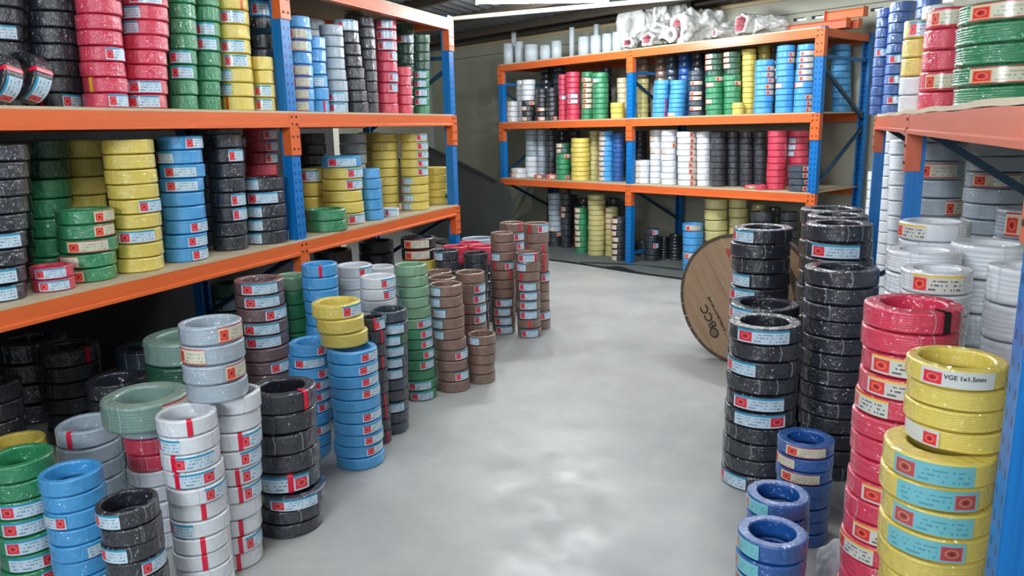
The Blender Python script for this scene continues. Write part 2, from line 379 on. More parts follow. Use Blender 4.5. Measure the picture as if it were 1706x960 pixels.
# ------------------------------------------------------------------ wire coils
def coil_profile(i, m):
    """closed (r, z) outline, r = 1 outside, z 0..1, starting low on the outer side"""
    P = []
    amp, n = {'f': (0.010, 7), 'r': (0.034, 6), 'g': (0.003, 4)}[m]
    rc, zc = 0.07, 0.11
    P += [(1 - rc, 0.0), (1 - rc * 0.3, zc * 0.3), (1.0, zc)]
    k = n * 3
    for q in range(1, k):
        t = q / k; z = zc + (1 - 2 * zc) * t
        P.append((1.0 - amp * (0.5 + 0.5 * math.cos(2 * PI * n * t)) , z))
    P += [(1.0, 1 - zc), (1 - rc * 0.3, 1 - zc * 0.3), (1 - rc, 1.0)]
    w = 1 - rc - (i + rc * 0.8); tr = 3 if m == 'r' else 2
    for q in range(1, tr * 2):
        t = q / (tr * 2.0); P.append((1 - rc - w * t, 1.0 - (0.03 if q % 2 else 0.0) * (2 if m == 'r' else 1)))
    P += [(i + rc * 0.8, 1.0), (i + rc * 0.2, 1 - zc * 0.3), (i, 1 - zc * 1.1)]
    for q in range(1, 5): P.append((i + (0.008 if q % 2 else 0.0), (1 - zc * 1.1) * (1 - q / 5.0) + zc * 1.1 * q / 5.0))
    P += [(i, zc * 1.1), (i + rc * 0.2, zc * 0.3), (i + rc * 0.8, 0.0)]
    return P
CM = {}
def coil_mesh(i, m, var):
    k = (round(i, 2), m, var)
    if k in CM: return CM[k]
    P = coil_profile(i, m); seg = 56; rg = random.Random(var * 7 + 3)
    ph = [rg.random() * 6.28 for _ in range(3)]
    bm = bmesh.new(); R = []
    for s in range(seg):
        a = 2 * PI * s / seg; dr = 0.012 * math.sin(2 * a + ph[0]) + 0.007 * math.sin(5 * a + ph[1]); dz = -0.008 + 0.008 * math.sin(3 * a + ph[2])
        R.append([bm.verts.new(((r + dr) * math.cos(a), (r + dr) * math.sin(a), z + (dz if z > 0.5 else 0))) for r, z in P])
    n = len(P)
    for s in range(seg):
        A, B = R[s], R[(s + 1) % seg]
        for q in range(n): bm.faces.new((A[q], B[q], B[(q + 1) % n], A[(q + 1) % n]))
    me = tomesh(bm, 'coil', True); me.materials.append(wire('K'))
    CM[k] = me; return me
LM = {}
def label_mesh(span):
    if span in LM: return LM[span]
    bm = bmesh.new(); uv = bm.loops.layers.uv.new('UVMap'); n = 12; V = []
    for s in range(n + 1):
        a = math.radians(-span / 2 + span * s / n)
        V.append([bm.verts.new((r * math.cos(a), r * math.sin(a), z)) for r, z in ((1.018, 0.10), (1.018, 0.90))])
    for s in range(n):
        f = bm.faces.new((V[s][0], V[s + 1][0], V[s + 1][1], V[s][1]))
        for l, u, v in zip(f.loops, (s / n, (s + 1) / n, (s + 1) / n, s / n), (0, 0, 1, 1)): l[uv].uv = (u, v)
    me = bpy.data.meshes.new('label'); bm.to_mesh(me); bm.free(); me.polygons.foreach_set('use_smooth', [True] * len(me.polygons))
    me.materials.append(RED); LM[span] = me; return me
TM = {}
def tape_mesh(i):
    k = round(i, 2)
    if k in TM: return TM[k]
    P = [p for p in coil_profile(i, 'g')]; bm = bmesh.new(); V = []
    cr = (1 + i) / 2
    Q = [(cr + (r - cr) * (1 + 0.022 / max(0.05, (1 - i) / 2)), 0.5 + (z - 0.5) * 1.02) for r, z in P]
    for s in range(4):
        a = -0.085 + 0.17 * s / 3; V.append([bm.verts.new((r * math.cos(a), r * math.sin(a), z)) for r, z in Q])
    n = len(Q)
    for s in range(3):
        for q in range(n): bm.faces.new((V[s][q], V[s + 1][q], V[s + 1][(q + 1) % n], V[s][(q + 1) % n]))
    me = tomesh(bm, 'tape', True); me.materials.append(RED); TM[k] = me; return me
FM = {}
def fold_mesh(i):
    k = round(i, 2)
    if k in FM: return FM[k]
    P = coil_profile(i, 'g'); bm = bmesh.new(); V = []; cr = (1 + i) / 2
    Q = [(cr + (r - cr) * (1 + 0.016 / max(0.05, (1 - i) / 2)), 0.5 + (z - 0.5) * 1.012) for r, z in P]
    for s in range(3):
        a = -0.016 + 0.032 * s / 2; V.append([bm.verts.new((r * math.cos(a + 0.05 * math.sin(z * 3)), r * math.sin(a + 0.05 * math.sin(z * 3)), z)) for r, z in Q])
    n = len(Q)
    for s in range(2):
        for q in range(n): bm.faces.new((V[s][q], V[s + 1][q], V[s + 1][(q + 1) % n], V[s][(q + 1) % n]))
    me = tomesh(bm, 'fold', True); me.materials.append(FILM); FM[k] = me; return me
FILM, fnt, fb = nodes('film_fold_glint'); fb.inputs['Base Color'].default_value = rgb(200, 206, 212); fb.inputs['Roughness'].default_value = 0.15; fb.inputs['Alpha'].default_value = 0.34  # pale strips along film folds, with the white glints put into their colour
def setmat(o, m): o.material_slots[0].link = 'OBJECT'; o.material_slots[0].material = m

NAMES = {'R': 'red', 'G': 'green', 'g': 'pale_green', 'Y': 'yellow', 'y': 'pale_yellow', 'B': 'light_blue', 'b': 'deep_blue', 'K': 'black',
         'W': 'white', 'w': 'grey', 'N': 'brown', 'n': 'plum_brown', 'e': 'grey_green', 'C': 'cream', 'k': 'navy', 'D': 'dark_green'}
ORD = ['topmost', 'second from top', 'third from top', 'fourth from top', 'fifth from top', 'sixth from top', 'seventh from top', 'eighth from top', 'ninth from top', 'tenth from top',
       'eleventh from top', 'twelfth from top'] + ['%dth from top' % k for k in range(13, 25)]
# group, descriptor, colours top to bottom, seen flags, bottom centre, top centre, base height, coil height, diameter, bore, stickers, tapes, sticker type, winding, tape colour
DATA = [
 ('coils stacked on the floor along the left rack', 'leftmost green stack at the frame edge', ['G', 7], (1, 1, 1, 1, 1, 1, 1), -2.553, 1.62, -2.553, 1.62, 0.0, 0.067, 0.215, 0.76, '..cccCrc', '', 0, 'f', ''),
 ('coils stacked on the floor along the left rack', 'yellow stack behind the leftmost green stack', ['Y', 5], (1, 0, 0, 0, 0), -3.124, 1.98, -3.124, 1.98, 0.0, 0.0587, 0.225, 0.76, '', '', 0, 'f', ''),
 ('coils stacked on the floor along the left rack', 'front blue stack beside the leftmost green one', ['B', 8], (1, 1, 1, 1, 1, 1, 1, 0), -2.261, 1.594, -2.261, 1.594, 0.0, 0.0588, 0.19, 0.78, '..L.R.c', '', 0, 'f', ''),
 ('coils stacked on the floor along the left rack', 'front grey stack behind the front blue one', ['w', 6], (1, 1, 1, 1, 0, 0), -2.668, 1.982, -2.668, 1.982, 0.0, 0.0726, 0.235, 0.8, '', 'l', 0, 'f', ''),
 ('coils stacked on the floor along the left rack', 'low black stack in the front row', ['K', 8], (1, 1, 1, 1, 1, 0, 0, 0), -1.915, 1.518, -1.915, 1.518, 0.0, 0.0575, 0.176, 0.8, 'l.lr', '', 0, 'f', ''),
 ('coils stacked on the floor along the left rack', 'stack under the wide green coil', ['w', 1, 'R', 2, 'W', 5], (1, 1, 1, 1, 1, 1, 1, 1), -2.318, 1.982, -2.318, 1.982, 0.0, 0.0641, 0.215, 0.76, '.rr', '', 0, 'f', ''),
 ('coils stacked on the floor along the left rack', '', ['e', 1], (1,), -2.275, 1.932, -2.275, 1.932, 0.513, 0.1095, 0.3, 0.66, 'r', '', 1, 'f', ''),
 ('coils stacked on the floor along the left rack', 'white front stack left of the taped one', ['W', 11], (1, 1, 1, 1, 1, 1, 1, 1, 1, 1, 0), -1.897, 1.768, -1.897, 1.768, 0.0, 0.06, 0.19, 0.82, '.lcCr.l.', 'c.ll.c.cc', 0, 'f', ''),
 ('coils stacked on the floor along the left rack', 'white stack with red tapes at the aisle', ['W', 10], (1, 1, 1, 1, 1, 1, 1, 1, 1, 1), -1.925, 1.951, -1.88, 1.969, 0.0, 0.0665, 0.176, 0.8, '..rrrr..r.', '..clcc.ccc', 0, 'f', ''),
 ('coils stacked on the floor along the left rack', 'small grey stack perched on white stacks', ['w', 4], (1, 1, 1, 1), -1.898, 1.908, -1.898, 1.908, 0.665, 0.0671, 0.205, 0.8, 'rlr.', '', 1, 'f', ''),
 ('coils stacked on the floor along the left rack', 'broad black base under the wide stack', ['k', 1, 'K', 2], (1, 1, 1), -1.914, 2.236, -1.896, 2.244, 0.0, 0.0573, 0.262, 0.7, 'c..r', '', 0, 'f', ''),
 ('coils stacked on the floor along the left rack', 'wide black stack with red strip at the aisle', ['K', 4, 'k', 1], (1, 1, 1, 1, 1), -1.929, 2.264, -1.919, 2.268, 0.172, 0.0812, 0.259, 0.66, '....C', 'r...c', 0, 'f', ''),
 ('coils stacked on the floor along the left rack', 'plum stack under the lower left shelf', ['n', 12], (1, 1, 1, 1, 1, 1, 1, 1, 0, 0, 0, 0), -2.624, 2.998, -2.624, 2.998, 0.0, 0.0694, 0.25, 0.72, 'ccrcc.r.r', '', 0, 'f', ''),
 ('coils stacked on the floor along the left rack', 'green stack behind the plum one', ['g', 1, 'G', 9], (1, 1, 1, 1, 1, 0, 0, 0, 0, 0), -2.674, 3.303, -2.674, 3.303, 0.0, 0.0791, 0.19, 0.76, '', '', 0, 'f', ''),
 ('coils stacked on the floor along the left rack', 'dim green stack left of the plum one', ['D', 6], (1, 1, 1, 0, 0, 0), -3.733, 3.924, -3.733, 3.924, 0.0, 0.0944, 0.215, 0.76, '.c', '', 0, 'f', ''),
 ('coils stacked on the floor along the left rack', 'blue stack with red tape inside its ring', ['B', 13], (1, 1, 1, 1, 1, 1, 0, 0, 0, 0, 0, 0, 0), -2.479, 3.31, -2.479, 3.31, 0.0, 0.0664, 0.195, 0.78, '', 'c', 0, 'f', ''),
 ('coils stacked on the floor along the left rack', 'tall white stack left behind', ['W', 11], (1, 1, 1, 0, 0, 0, 0, 0, 0, 0, 0), -2.561, 3.759, -2.561, 3.759, 0.0, 0.0704, 0.212, 0.78, 'r.', '', 0, 'f', ''),
 ('coils stacked on the floor along the left rack', 'middle white stack in the pale cluster', ['W', 13], (1, 1, 1, 0, 0, 0, 0, 0, 0, 0, 0, 0, 0), -2.165, 3.384, -2.165, 3.384, 0.0, 0.0613, 0.19, 0.78, 'rr.r', '', 0, 'f', ''),
 ('coils stacked on the floor along the left rack', 'rear white stack peeking over the others', ['W', 9], (1, 0, 0, 0, 0, 0, 0, 0, 0), -2.722, 4.291, -2.722, 4.291, 0.0, 0.0736, 0.2, 0.78, '', '', 0, 'f', ''),
 ('coils stacked on the floor along the left rack', 'low white stack left of the pale cluster', ['W', 7], (0, 0, 0, 0, 0, 0, 0), -3.094, 4.395, -3.094, 4.395, 0.0, 0.0746, 0.225, 0.78, 'cr', '', 0, 'f', ''),
 ('coils stacked on the floor along the left rack', 'blue stack with three yellow coils on it', ['B', 10], (1, 1, 1, 1, 1, 1, 1, 1, 1, 1), -1.972, 2.834, -1.974, 2.833, 0.0, 0.0572, 0.23, 0.74, 'rrrr.rrrr.', '', 0, 'f', ''),
 ('coils stacked on the floor along the left rack', 'yellow trio on the blue stack', ['Y', 3], (1, 1, 1), -2.046, 2.881, -2.07, 2.871, 0.572, 0.0688, 0.228, 0.72, 'r..', '', 0, 'f', ''),
 ('coils stacked on the floor along the left rack', 'blue stack left of the yellow-topped one', ['B', 10], (1, 1, 1, 1, 1, 1, 1, 1, 1, 1), -2.255, 2.834, -2.221, 2.848, 0.0, 0.0578, 0.2, 0.72, 'rcrrrr.r..', '', 0, 'f', ''),
 ('coils stacked on the floor along the left rack', 'slim black stack with red tapes', ['K', 10], (1, 1, 1, 1, 1, 1, 1, 1, 1, 1), -2.007, 3.077, -2.006, 3.077, 0.0, 0.0659, 0.117, 0.78, 'r', 'cr.r..rr.r', 0, 'f', ''),
 ('coils stacked on the floor along the left rack', 'black stack with a column of blue labels', ['k', 2, 'D', 1, 'k', 2, 'K', 1, 'k', 1, 'K', 1, 'k', 3], (1, 1, 1, 1, 1, 1, 1, 1, 1, 1, 1), -2.028, 3.229, -2.009, 3.237, 0.0, 0.06, 0.182, 0.82, 'lccccc.lcll', '', 0, 'f', ''),
 ('coils stacked on the floor along the left rack', 'pale green tall stack at the aisle', ['g', 6, 'G', 7], (1, 1, 1, 1, 1, 1, 1, 1, 1, 1, 1, 1, 1), -2.129, 3.728, -2.15, 3.719, 0.0, 0.0619, 0.192, 0.78, '.....rrrrr.cc', '', 0, 'f', ''),
 ('coils stacked on the floor along the left rack', 'labelled brown stack at the aisle', ['N', 10], (1, 1, 1, 1, 1, 1, 1, 1, 1, 1), -2.009, 3.923, -2.031, 3.914, 0.0, 0.0656, 0.2, 0.82, 'lllll.r.r.', '', 0, 'f', ''),
 ('coils stacked on the floor along the left rack', 'short brown stack of five', ['N', 5], (1, 1, 1, 1, 1), -1.901, 4.107, -1.895, 4.109, 0.0, 0.0615, 0.176, 0.82, 'l', '', 0, 'f', ''),
 ('coils stacked on the floor along the left rack', 'brown stack behind the short one', ['N', 9], (1, 1, 1, 1, 1, 1, 1, 0, 0), -2.115, 4.454, -2.122, 4.451, 0.0, 0.0695, 0.2, 0.8, '.rrrr', '', 0, 'f', ''),
 ('coils stacked on the floor along the left rack', 'second brown rim behind the labelled stack', ['N', 10], (1, 0, 0, 0, 0, 0, 0, 0, 0, 0), -2.217, 4.226, -2.217, 4.226, 0.0, 0.0627, 0.185, 0.8, '', '', 0, 'f', ''),
 ('coils stacked on the floor along the left rack', 'rearmost brown rim behind the labelled stack', ['N', 8], (1, 0, 0, 0, 0, 0, 0, 0), -2.462, 4.65, -2.462, 4.65, 0.0, 0.0721, 0.195, 0.8, '', '', 0, 'f', ''),
 ('coils stacked on the floor along the left rack', 'far brown stack with a bare top', ['N', 11], (1, 1, 1, 1, 1, 1, 1, 1, 1, 1, 1), -2.21, 5.216, -2.209, 5.217, 0.0, 0.0712, 0.182, 0.82, '..lr...ccccl', '...lr', 0, 'f', ''),
 ('coils stacked on the floor along the left rack', 'far brown stack with labels nearest the aisle', ['N', 4, 'n', 1, 'N', 1, 'n', 1, 'N', 1, 'n', 1], (1, 1, 1, 1, 1, 1, 1, 1, 1), -1.986, 5.182, -1.988, 5.181, 0.0, 0.0722, 0.184, 0.8, 'cl.cccc.c', 'r.l....c', 0, 'f', ''),
 ('coils stacked on the floor along the left rack', 'far brown stack rising behind the bare one', ['N', 10], (1, 1, 1, 0, 0, 0, 0, 0, 0, 0), -2.404, 5.906, -2.404, 5.906, 0.0, 0.0772, 0.215, 0.82, '.rr', 'r', 0, 'f', ''),
 ('coils stacked on the floor along the left rack', 'rightmost far brown stack with red strips', ['N', 11], (1, 1, 1, 1, 1, 1, 1, 1, 1, 1, 1), -1.999, 5.417, -2.004, 5.415, 0.0, 0.0761, 0.195, 0.82, 'r....r...r.', 'l.rrr.....', 0, 'f', ''),
 ('coils stacked on the floor along the left rack', 'black stack left of the pink rings', ['K', 9], (1, 1, 0, 0, 0, 0, 0, 0, 0), -2.583, 5.01, -2.583, 5.01, 0.0, 0.074, 0.19, 0.82, 'l', '', 0, 'f', ''),
 ('coils stacked on the floor along the left rack', 'black stack right of the pink rings', ['K', 8], (1, 1, 1, 0, 0, 0, 0, 0), -2.428, 5.2, -2.428, 5.2, 0.0, 0.078, 0.19, 0.84, '', '', 0, 'f', ''),
 ('coils stacked on the floor along the left rack', 'left pink-topped stack', ['R', 2, 'K', 7], (1, 1, 0, 0, 0, 0, 0, 0, 0), -2.726, 5.439, -2.726, 5.439, 0.0, 0.0698, 0.215, 0.8, '', '', 0, 'f', ''),
 ('coils stacked on the floor along the left rack', 'right pink-topped stack', ['R', 2, 'K', 7], (1, 0, 0, 0, 0, 0, 0, 0, 0), -2.517, 5.51, -2.517, 5.51, 0.0, 0.0695, 0.215, 0.8, '', '', 0, 'f', ''),
 ('coils stacked on the floor along the left rack', 'centre pink-topped stack', ['R', 2, 'K', 6], (1, 0, 0, 0, 0, 0, 0, 0), -2.867, 6.034, -2.867, 6.034, 0.0, 0.0708, 0.215, 0.8, '', '', 0, 'f', ''),
 ('coils stacked on the floor along the left rack', 'grey-wrapped stack behind the pink rings', ['w', 7], (1, 0, 0, 0, 0, 0, 0), -2.999, 6.475, -2.999, 6.475, 0.0, 0.0768, 0.31, 0.8, '', '', 0, 'f', ''),
 ('coils stacked on the floor along the left rack', 'cream-labelled stack under the shelf end', ['K', 2, 'Y', 1, 'K', 6], (1, 1, 1, 0, 0, 0, 0, 0, 0), -2.83, 5.037, -2.83, 5.037, 0.0, 0.0839, 0.275, 0.78, 'cc', '', 1, 'f', ''),
 ('coils stacked on the floor along the left rack', 'dim black stack under the shelf, right', ['K', 7], (1, 1, 0, 0, 0, 0, 0), -3.337, 5.219, -3.337, 5.219, 0.0, 0.0977, 0.29, 0.78, '', '', 0, 'f', ''),
 ('coils stacked on the floor along the left rack', 'dim black stack under the shelf, middle', ['K', 7], (1, 0, 0, 0, 0, 0, 0), -3.473, 4.827, -3.473, 4.827, 0.0, 0.0949, 0.3, 0.78, '', '', 0, 'f', ''),
 ('coils stacked on the floor along the left rack', 'dim black stack behind the big green coil', ['k', 1, 'K', 3], (1, 0, 0, 0), -3.322, 2.852, -3.322, 2.852, 0.0, 0.1136, 0.29, 0.62, '', '', 0, 'f', ''),
 ('coils stacked on the floor along the left rack', 'tall dim black stack under the left shelf', ['K', 6], (1, 1, 1, 1, 1, 1), -3.573, 2.607, -3.573, 2.607, 0.0, 0.0834, 0.29, 0.6, '', 'r', 0, 'f', ''),
 ('coils stacked on the floor along the left rack', 'large dim black stack at the back left', ['K', 4], (1, 1, 1, 1), -4.069, 2.757, -4.069, 2.757, 0.0, 0.1167, 0.37, 0.6, '', '', 0, 'f', ''),
 ('coils stacked on the floor along the left rack', 'low dim black stack at the left edge', ['K', 6], (1, 1, 1, 0, 0, 0), -3.327, 2.057, -3.327, 2.057, 0.0, 0.086, 0.2, 0.6, '', '', 0, 'f', ''),
 ('coils stacked on the floor along the left rack', 'open black coil stack left of green one', ['K', 6], (1, 1, 0, 0, 0, 0), -2.957, 2.37, -2.957, 2.37, 0.0, 0.0782, 0.255, 0.66, '', '', 0, 'f', ''),
 ('coils stacked on the floor along the left rack', 'stack topped by a wide pale green coil', ['e', 1, 'D', 5], (1, 1, 0, 0, 0, 0), -2.636, 2.488, -2.636, 2.488, 0.0, 0.1124, 0.34, 0.62, '', '', 0, 'f', ''),
 ('coils stacked on the floor along the right rack', 'front black stack right of the cable drum', ['K', 10], (1, 1, 1, 1, 1, 1, 1, 1, 1, 1), -0.182, 3.261, -0.174, 3.265, 0.0, 0.0732, 0.3, 0.66, 'c.l.cC...l', '', 0, 'f', ''),
 ('coils stacked on the floor along the right rack', 'black stack right behind the front one', ['K', 9], (1, 0, 0, 0, 0, 0, 0, 0, 0), -0.212, 3.826, -0.219, 3.823, 0.0, 0.0757, 0.33, 0.7, 'l.l', '', 0, 'f', ''),
 ('coils stacked on the floor along the right rack', 'tall rear black stack right of the drum', ['K', 13], (1, 1, 1, 1, 1, 0, 0, 0, 0, 0, 0, 0, 0), -0.263, 4.165, -0.263, 4.165, 0.0, 0.0781, 0.302, 0.66, 'l..ll', '', 0, 'f', ''),
 ('coils stacked on the floor along the right rack', 'black stack beside the red stack', ['K', 13], (1, 1, 1, 1, 1, 1, 1, 1, 1, 1, 1, 1, 1), 0.13, 3.492, 0.108, 3.484, 0.0, 0.0722, 0.3, 0.66, '', '', 0, 'f', ''),
 ('coils stacked on the floor along the right rack', 'tall black stack behind the red stack', ['K', 14], (1, 1, 1, 0, 0, 0, 0, 0, 0, 0, 0, 0, 0, 0), 0.104, 3.794, 0.104, 3.794, 0.0, 0.0779, 0.3, 0.66, '.c', '', 0, 'f', ''),
 ('coils stacked on the floor along the right rack', 'rear black stack with a blue inner ring', ['K', 14], (1, 0, 0, 0, 0, 0, 0, 0, 0, 0, 0, 0, 0, 0), 0.097, 4.122, 0.097, 4.122, 0.0, 0.0781, 0.29, 0.66, '', '', 0, 'f', ''),
 ('coils stacked on the floor along the right rack', 'farthest black stack beside the rack post', ['K', 13], (1, 1, 1, 1, 1, 1, 1, 0, 0, 0, 0, 0, 0), 0.074, 4.427, 0.074, 4.427, 0.0, 0.0841, 0.315, 0.66, '', '', 0, 'f', ''),
 ('coils stacked on the floor along the right rack', 'deep blue stack behind the blue front pair', ['b', 8], (1, 1, 1, 1, 1, 1, 1, 1), 0.012, 2.831, 0.012, 2.831, 0.0, 0.0503, 0.2, 0.64, 'clc', '', 1, 'f', ''),
 ('coils stacked on the floor along the right rack', 'blue stack with pale side behind front one', ['b', 8], (1, 1, 0, 0, 0, 0, 0, 0), -0.059, 2.277, -0.059, 2.277, 0.0, 0.0544, 0.185, 0.66, 'l', '', 2, 'f', ''),
 ('coils stacked on the floor along the right rack', 'foremost deep blue stack at the frame bottom', ['b', 9], (1, 1, 1, 0, 0, 0, 0, 0, 0), -0.064, 1.957, -0.064, 1.957, 0.0, 0.0531, 0.18, 0.66, 'lll', '', 2, 'f', ''),
 ('coils stacked on the floor along the right rack', 'red stack with black tape on top', ['R', 18], (1, 1, 1, 1, 1, 1, 1, 1, 1, 1, 1, 1, 1, 1, 1, 0, 0, 0), 0.23, 2.173, 0.252, 2.181, 0.0, 0.06, 0.24, 0.64, '..ccl.r.c.cl', 'r........r', 3, 'f', 'k'),
 ('coils stacked on the floor along the right rack', 'broad yellow base with cyan labels', ['Y', 14], (1, 1, 1, 1, 1, 1, 0, 0, 0, 0, 0, 0, 0, 0), 0.312, 1.83, 0.286, 1.819, 0.0, 0.06, 0.23, 0.56, 'cCcC', '', 2, 'f', ''),
 ('coils stacked on the floor along the right rack', 'yellow stack on the broad yellow base', ['Y', 4], (1, 1, 1, 1), 0.318, 1.854, 0.307, 1.85, 0.84, 0.0482, 0.202, 0.74, 'c..L', '', 4, 'f', ''),
 ('white coils stacked under the right rack', 'white stack with red square by the post', ['W', 16], (1, 1, 0, 0, 0, 0, 0, 0, 0, 0, 0, 0, 0, 0, 0, 0), 0.442, 3.413, 0.442, 3.413, 0.0, 0.0721, 0.262, 0.7, 'l', '', 3, 'g', ''),
 ('white coils stacked under the right rack', 'white stack left of the ridged one', ['W', 14], (1, 1, 0, 0, 0, 0, 0, 0, 0, 0, 0, 0, 0, 0), 0.368, 3.029, 0.368, 3.029, 0.0, 0.0782, 0.25, 0.62, '', '', 0, 'r', ''),
 ('white coils stacked under the right rack', 'white stack behind the red one', ['W', 16], (1, 1, 1, 0, 0, 0, 0, 0, 0, 0, 0, 0, 0, 0, 0, 0), 0.352, 2.6, 0.352, 2.6, 0.0, 0.0689, 0.2, 0.62, 'c', '', 3, 'r', ''),
 ('white coils stacked under the right rack', 'ridged white stack left of the blue post', ['W', 9], (1, 1, 1, 0, 0, 0, 0, 0, 0), 0.598, 3.155, 0.598, 3.155, 0.0, 0.1235, 0.27, 0.6, '', '', 0, 'r', ''),
 ('white coils stacked under the right rack', 'ridged white stack against the blue post', ['W', 9], (1, 1, 1, 1, 1, 1, 1, 1, 1), 0.625, 2.804, 0.625, 2.804, 0.0, 0.1212, 0.2, 0.6, '', '', 0, 'r', ''),
 ('white coils stacked under the right rack', 'film wrapped stack behind the ridged ones', ['w', 1, 'W', 8], (1, 0, 0, 0, 0, 0, 0, 0, 0), 0.846, 3.849, 0.846, 3.849, 0.0, 0.1299, 0.24, 0.6, 'c', '', 1, 'r', ''),
 ('white coils stacked under the right rack', 'white column with red prints by the post', ['W', 17], (1, 1, 1, 1, 1, 1, 1, 1, 1, 1, 1, 1, 1, 1, 1, 0, 0), 0.575, 6.555, 0.493, 6.521, 0.0, 0.0868, 0.172, 0.7, '..rr', '', 1, 'f', ''),
 ('white coils stacked under the right rack', 'white column half hidden by the post', ['W', 13], (1, 1, 1, 1, 1, 1, 1, 0, 0, 0, 0, 0, 0), 0.603, 6.145, 0.537, 6.118, 0.0, 0.1089, 0.16, 0.6, '', '', 0, 'r', ''),
 ('white coils stacked under the right rack', 'low white column beside the blue rack', ['W', 15], (1, 1, 1, 1, 1, 1, 0, 0, 0, 0, 0, 0, 0, 0, 0), 0.438, 6.938, 0.438, 6.938, 0.0, 0.0761, 0.125, 0.7, '', '', 0, 'f', ''),
 ('white coils stacked under the right rack', 'dim white column behind the post', ['w', 15], (1, 1, 1, 1, 1, 0, 0, 0, 0, 0, 0, 0, 0, 0, 0), 0.634, 4.861, 0.634, 4.861, 0.0, 0.1019, 0.26, 0.6, '..c.r', '', 1, 'f', ''),
 ('white coils stacked under the right rack', 'dim white column behind the brace', ['w', 19], (1, 1, 1, 1, 1, 1, 1, 0, 0, 0, 0, 0, 0, 0, 0, 0, 0, 0, 0), 0.858, 4.545, 0.858, 4.545, 0.0, 0.0802, 0.3, 0.6, 'c..c', '', 1, 'f', ''),
 ('coils on the upper shelf of the left rack', 'black upper-shelf stack beside the red one', ['K', 8], (0, 1, 1, 1, 1, 1, 1, 1), -3.091, 2.378, -3.091, 2.433, 1.675, 0.0673, 0.192, 0.7, '.......r', '.......l', 0, 'f', ''),
 ('coils on the upper shelf of the left rack', 'black upper-shelf stack at the frame edge', ['K', 8], (0, 1, 1, 1, 1, 1, 1, 1), -3.14, 2.169, -3.14, 2.242, 1.675, 0.0668, 0.162, 0.7, '...c', '', 0, 'f', ''),
 ('coils on the upper shelf of the left rack', 'left red upper-shelf stack', ['R', 8], (0, 1, 1, 1, 1, 1, 1, 1), -2.915, 2.474, -2.915, 2.499, 1.675, 0.0648, 0.18, 0.7, '....r..r', '......l', 0, 'f', 'y'),
 ('coils on the upper shelf of the left rack', 'right red upper-shelf stack', ['R', 8], (1, 1, 1, 1, 1, 1, 1, 1), -2.93, 2.693, -2.93, 2.766, 1.675, 0.0656, 0.199, 0.7, 'cll...cc', '', 0, 'f', ''),
 ('coils on the upper shelf of the left rack', 'left green upper-shelf stack', ['G', 8], (1, 1, 1, 1, 1, 1, 1, 1), -2.94, 2.94, -2.94, 2.998, 1.675, 0.072, 0.139, 0.7, '....cc', '', 0, 'f', ''),
 ('coils on the upper shelf of the left rack', 'right green upper-shelf stack', ['G', 8], (1, 1, 1, 1, 1, 1, 1, 1), -2.959, 3.119, -2.959, 3.183, 1.675, 0.0736, 0.136, 0.7, '..cc', '', 0, 'f', ''),
 ('coils on the upper shelf of the left rack', 'tall yellow upper-shelf stack', ['Y', 8], (1, 1, 1, 1, 1, 1, 1, 1), -2.935, 3.319, -2.935, 3.338, 1.675, 0.0737, 0.172, 0.7, '.c.ccll.', 'r......l', 0, 'f', 'o'),
 ('coils on the upper shelf of the left rack', 'navy upper-shelf stack behind the post', ['B', 2, 'K', 6], (0, 1, 1, 1, 1, 0, 0, 1), -3.18, 3.778, -3.18, 3.874, 1.675, 0.094, 0.137, 0.7, '.c', '', 0, 'f', ''),
 ('coils on the upper shelf of the left rack', 'short yellow upper-shelf stack by the post', ['Y', 4], (1, 1, 1, 1), -2.9, 3.49, -2.9, 3.491, 1.675, 0.0734, 0.126, 0.7, '..cc', '', 0, 'f', ''),
 ('coils on the upper shelf of the left rack', 'blue upper-shelf stack beside the post', ['B', 8], (1, 1, 1, 1, 1, 1, 1, 1), -2.95, 3.871, -2.95, 3.892, 1.675, 0.0696, 0.172, 0.7, '.cc.cccc', '', 1, 'f', ''),
 ('coils on the upper shelf of the left rack', 'second blue upper-shelf stack', ['B', 6], (1, 1, 1, 1, 1, 1), -2.96, 4.066, -2.96, 4.062, 1.675, 0.0763, 0.144, 0.7, '...c', '.....r', 0, 'f', ''),
 ('coils on the upper shelf of the left rack', 'pale stack behind the blue upper pair', ['w', 1, 'W', 1, 'w', 6], (1, 0, 0, 0, 0, 0, 0, 1), -3.22, 4.423, -3.22, 4.413, 1.675, 0.0779, 0.194, 0.7, '', '', 0, 'f', ''),
 ('coils on the upper shelf of the left rack', 'grey upper-shelf stack after the blue pair', ['w', 8], (1, 1, 1, 1, 1, 1, 1, 1), -2.95, 4.259, -2.95, 4.24, 1.675, 0.0684, 0.149, 0.7, '......cc', '', 0, 'f', ''),
 ('coils on the upper shelf of the left rack', 'black upper-shelf stack with a grey cap', ['w', 1, 'K', 7], (1, 1, 1, 1, 1, 1, 1, 1), -2.95, 4.483, -2.95, 4.413, 1.675, 0.0746, 0.162, 0.7, 'c', '', 0, 'f', ''),
 ('coils on the upper shelf of the left rack', 'second black upper-shelf stack', ['K', 9], (1, 1, 1, 1, 1, 1, 1, 1, 1), -2.96, 4.664, -2.96, 4.663, 1.675, 0.0722, 0.13, 0.7, '', '', 0, 'f', ''),
 ('coils on the upper shelf of the left rack', 'dark upper-shelf stack behind the black pair', ['K', 9], (1, 0, 0, 0, 0, 0, 0, 0, 0), -3.22, 4.862, -3.22, 4.937, 1.675, 0.0798, 0.146, 0.7, '', '', 0, 'f', ''),
 ('coils on the upper shelf of the left rack', 'tall red upper-shelf stack', ['R', 9], (1, 1, 1, 1, 1, 1, 1, 1, 1), -2.95, 4.882, -2.95, 4.913, 1.675, 0.0732, 0.161, 0.7, 'cccr.rr', '', 0, 'f', ''),
